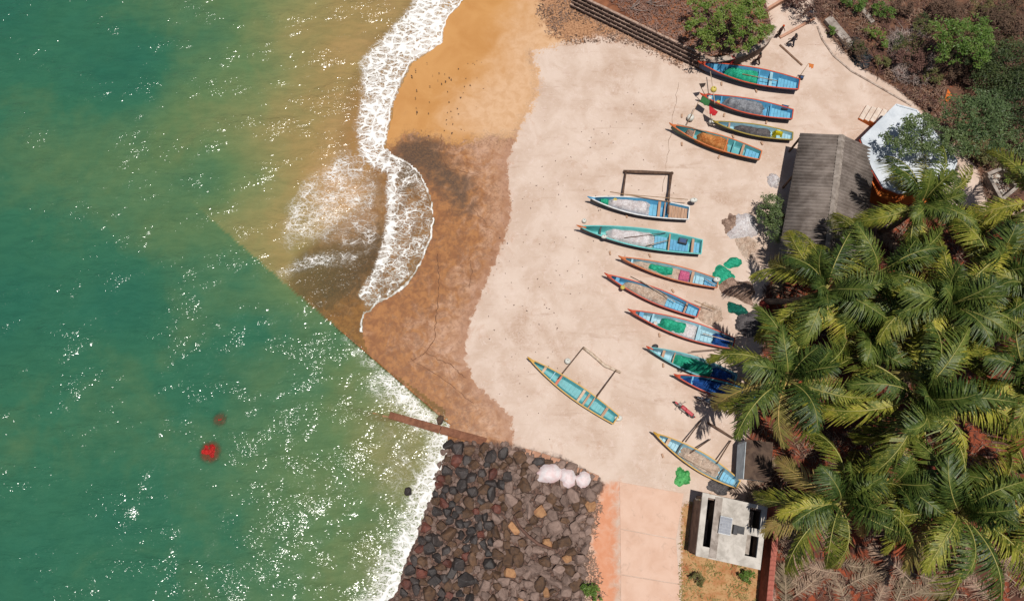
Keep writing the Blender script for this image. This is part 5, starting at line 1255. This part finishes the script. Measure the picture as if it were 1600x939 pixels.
person("person with orange-red headcloth standing at the path kerb", 1214, 58, -.6, cl("plum",(86,52,50)), cl("brown",(70,52,46)), .1, turban=cl("saffron",(228,92,40)))
person("person in brown clothes walking between curved wall and top boat", 1180, 101, 2.6, cl("brownshirt",(96,58,46)), cl("dkbrown",(72,48,40)), .32)
person("person in a long red sari beside the top boat's rim", 1139, 103, 1.2, cl("crimson",(170,36,44)), None, .1, sari=cl("sari_red",(178,40,46)), h=1.55)

# ================================================================== MOTORCYCLES
def motorcycle(label, a, b, body):
    A, B = G(*a), G(*b); c = A.lerp(B, .5); e = empty("motorcycle", c, math.atan2(A.y-B.y, A.x-B.x)); tag(e, label, "motorcycle", "motorcycles parked by the palms")
    tyre = mat("tyre_rubber", K(.012,.012,.013), K(.03,.028,.026), .8); chrome = mat("chrome", K(.7,.7,.72), K(.55,.55,.57), .25, metal=.9, bump=0); bp = mat("paint_"+body[0], C(*body[1]), None, .3, 3, .05); blk = mat("black_plastic", K(.02,.02,.022), K(.035,.034,.034), .5)
    def torus(R_, r_, x, z_, m_, nm, par):
        mb = MB(); pts_ = [(x+R_*math.cos(q_*math.pi/12), 0, z_+R_*math.sin(q_*math.pi/12)) for q_ in range(25)]; mb.tube(pts_, r_, 8, False); return mb.build(nm, m_, par, True)
    for x in (.66,-.62):
        w_ = empty("wheel", (x,0,.3)); w_.parent = e
        torus(.255,.055,0,0,tyre,"tyre",w_); torus(.19,.018,0,0,chrome,"rim",w_)
        mb = MB()
        for q_ in range(8): mb.tube([(0,0,0),(.19*math.cos(q_*math.pi/4),0,.19*math.sin(q_*math.pi/4))], .008, 4)
        mb.build("spokes", chrome, w_)
    o = MB().box((.12,0,.80),(.48,.28,.22)).build("fuel_tank", bp, e); bevel(o,.08,3)
    o = MB().box((-.38,0,.80),(.66,.26,.10)).build("seat", bp if body[0] == "red" else blk, e); bevel(o,.04,2)
    o = MB().box((.05,0,.45),(.42,.26,.34)).build("engine", chrome, e); bevel(o,.05,2)
    o = MB().box((-.72,0,.66),(.34,.16,.06)).build("rear_mudguard", blk, e); bevel(o,.02)
    o = MB().box((.70,0,.60),(.34,.13,.04)).build("front_mudguard", bp, e); bevel(o,.02)
    for s_ in (-1,1):
        MB().tube([(.66,s_*.09,.3),(.44,s_*.09,.98)], .025, 7).build("fork", chrome, e, True); MB().tube([(-.62,s_*.12,.3),(-.45,s_*.13,.72)], .03, 7).build("shock_absorber", chrome, e, True)
        MB().tube([(.44,s_*.05,1.0),(.40,s_*.25,1.04),(.30,s_*.38,1.02)], .018, 6).build("handlebar", blk, e, True)
        mb = ball((.42,s_*.34,1.16),.06,8,6,(.3,1.2,.9)); mb.tube([(.40,s_*.28,1.03),(.42,s_*.33,1.14)],.008,5); mb.build("mirror", chrome, e, True)
    MB().tube([(.15,-.15,.32),(-.3,-.19,.30),(-.8,-.2,.36)], [.03,.045,.05], 8).build("exhaust", chrome, e, True)
    ball((.56,0,.90),.10,10,8,(.7,1,1)).build("headlight", chrome, e, True)
    ball((-.9,0,.70),.05,8,6).build("tail_light", bp, e, True)
    MB().tube([(0,.12,.3),(-.05,.3,.0)], .015, 5).build("side_stand", blk, e); MB().tube([(.45,0,.95),(.05,0,.62),(-.6,0,.62)], .03, 6).build("frame", blk, e, True)
    return e
motorcycle("red-seated motorcycle parked below the half hidden red boat", (1051,628), (1083,654), ("red",(196,34,52)))
motorcycle("dark motorcycle in frond shade right of the red one", (1088,622), (1120,634), ("grey",(120,132,146)))
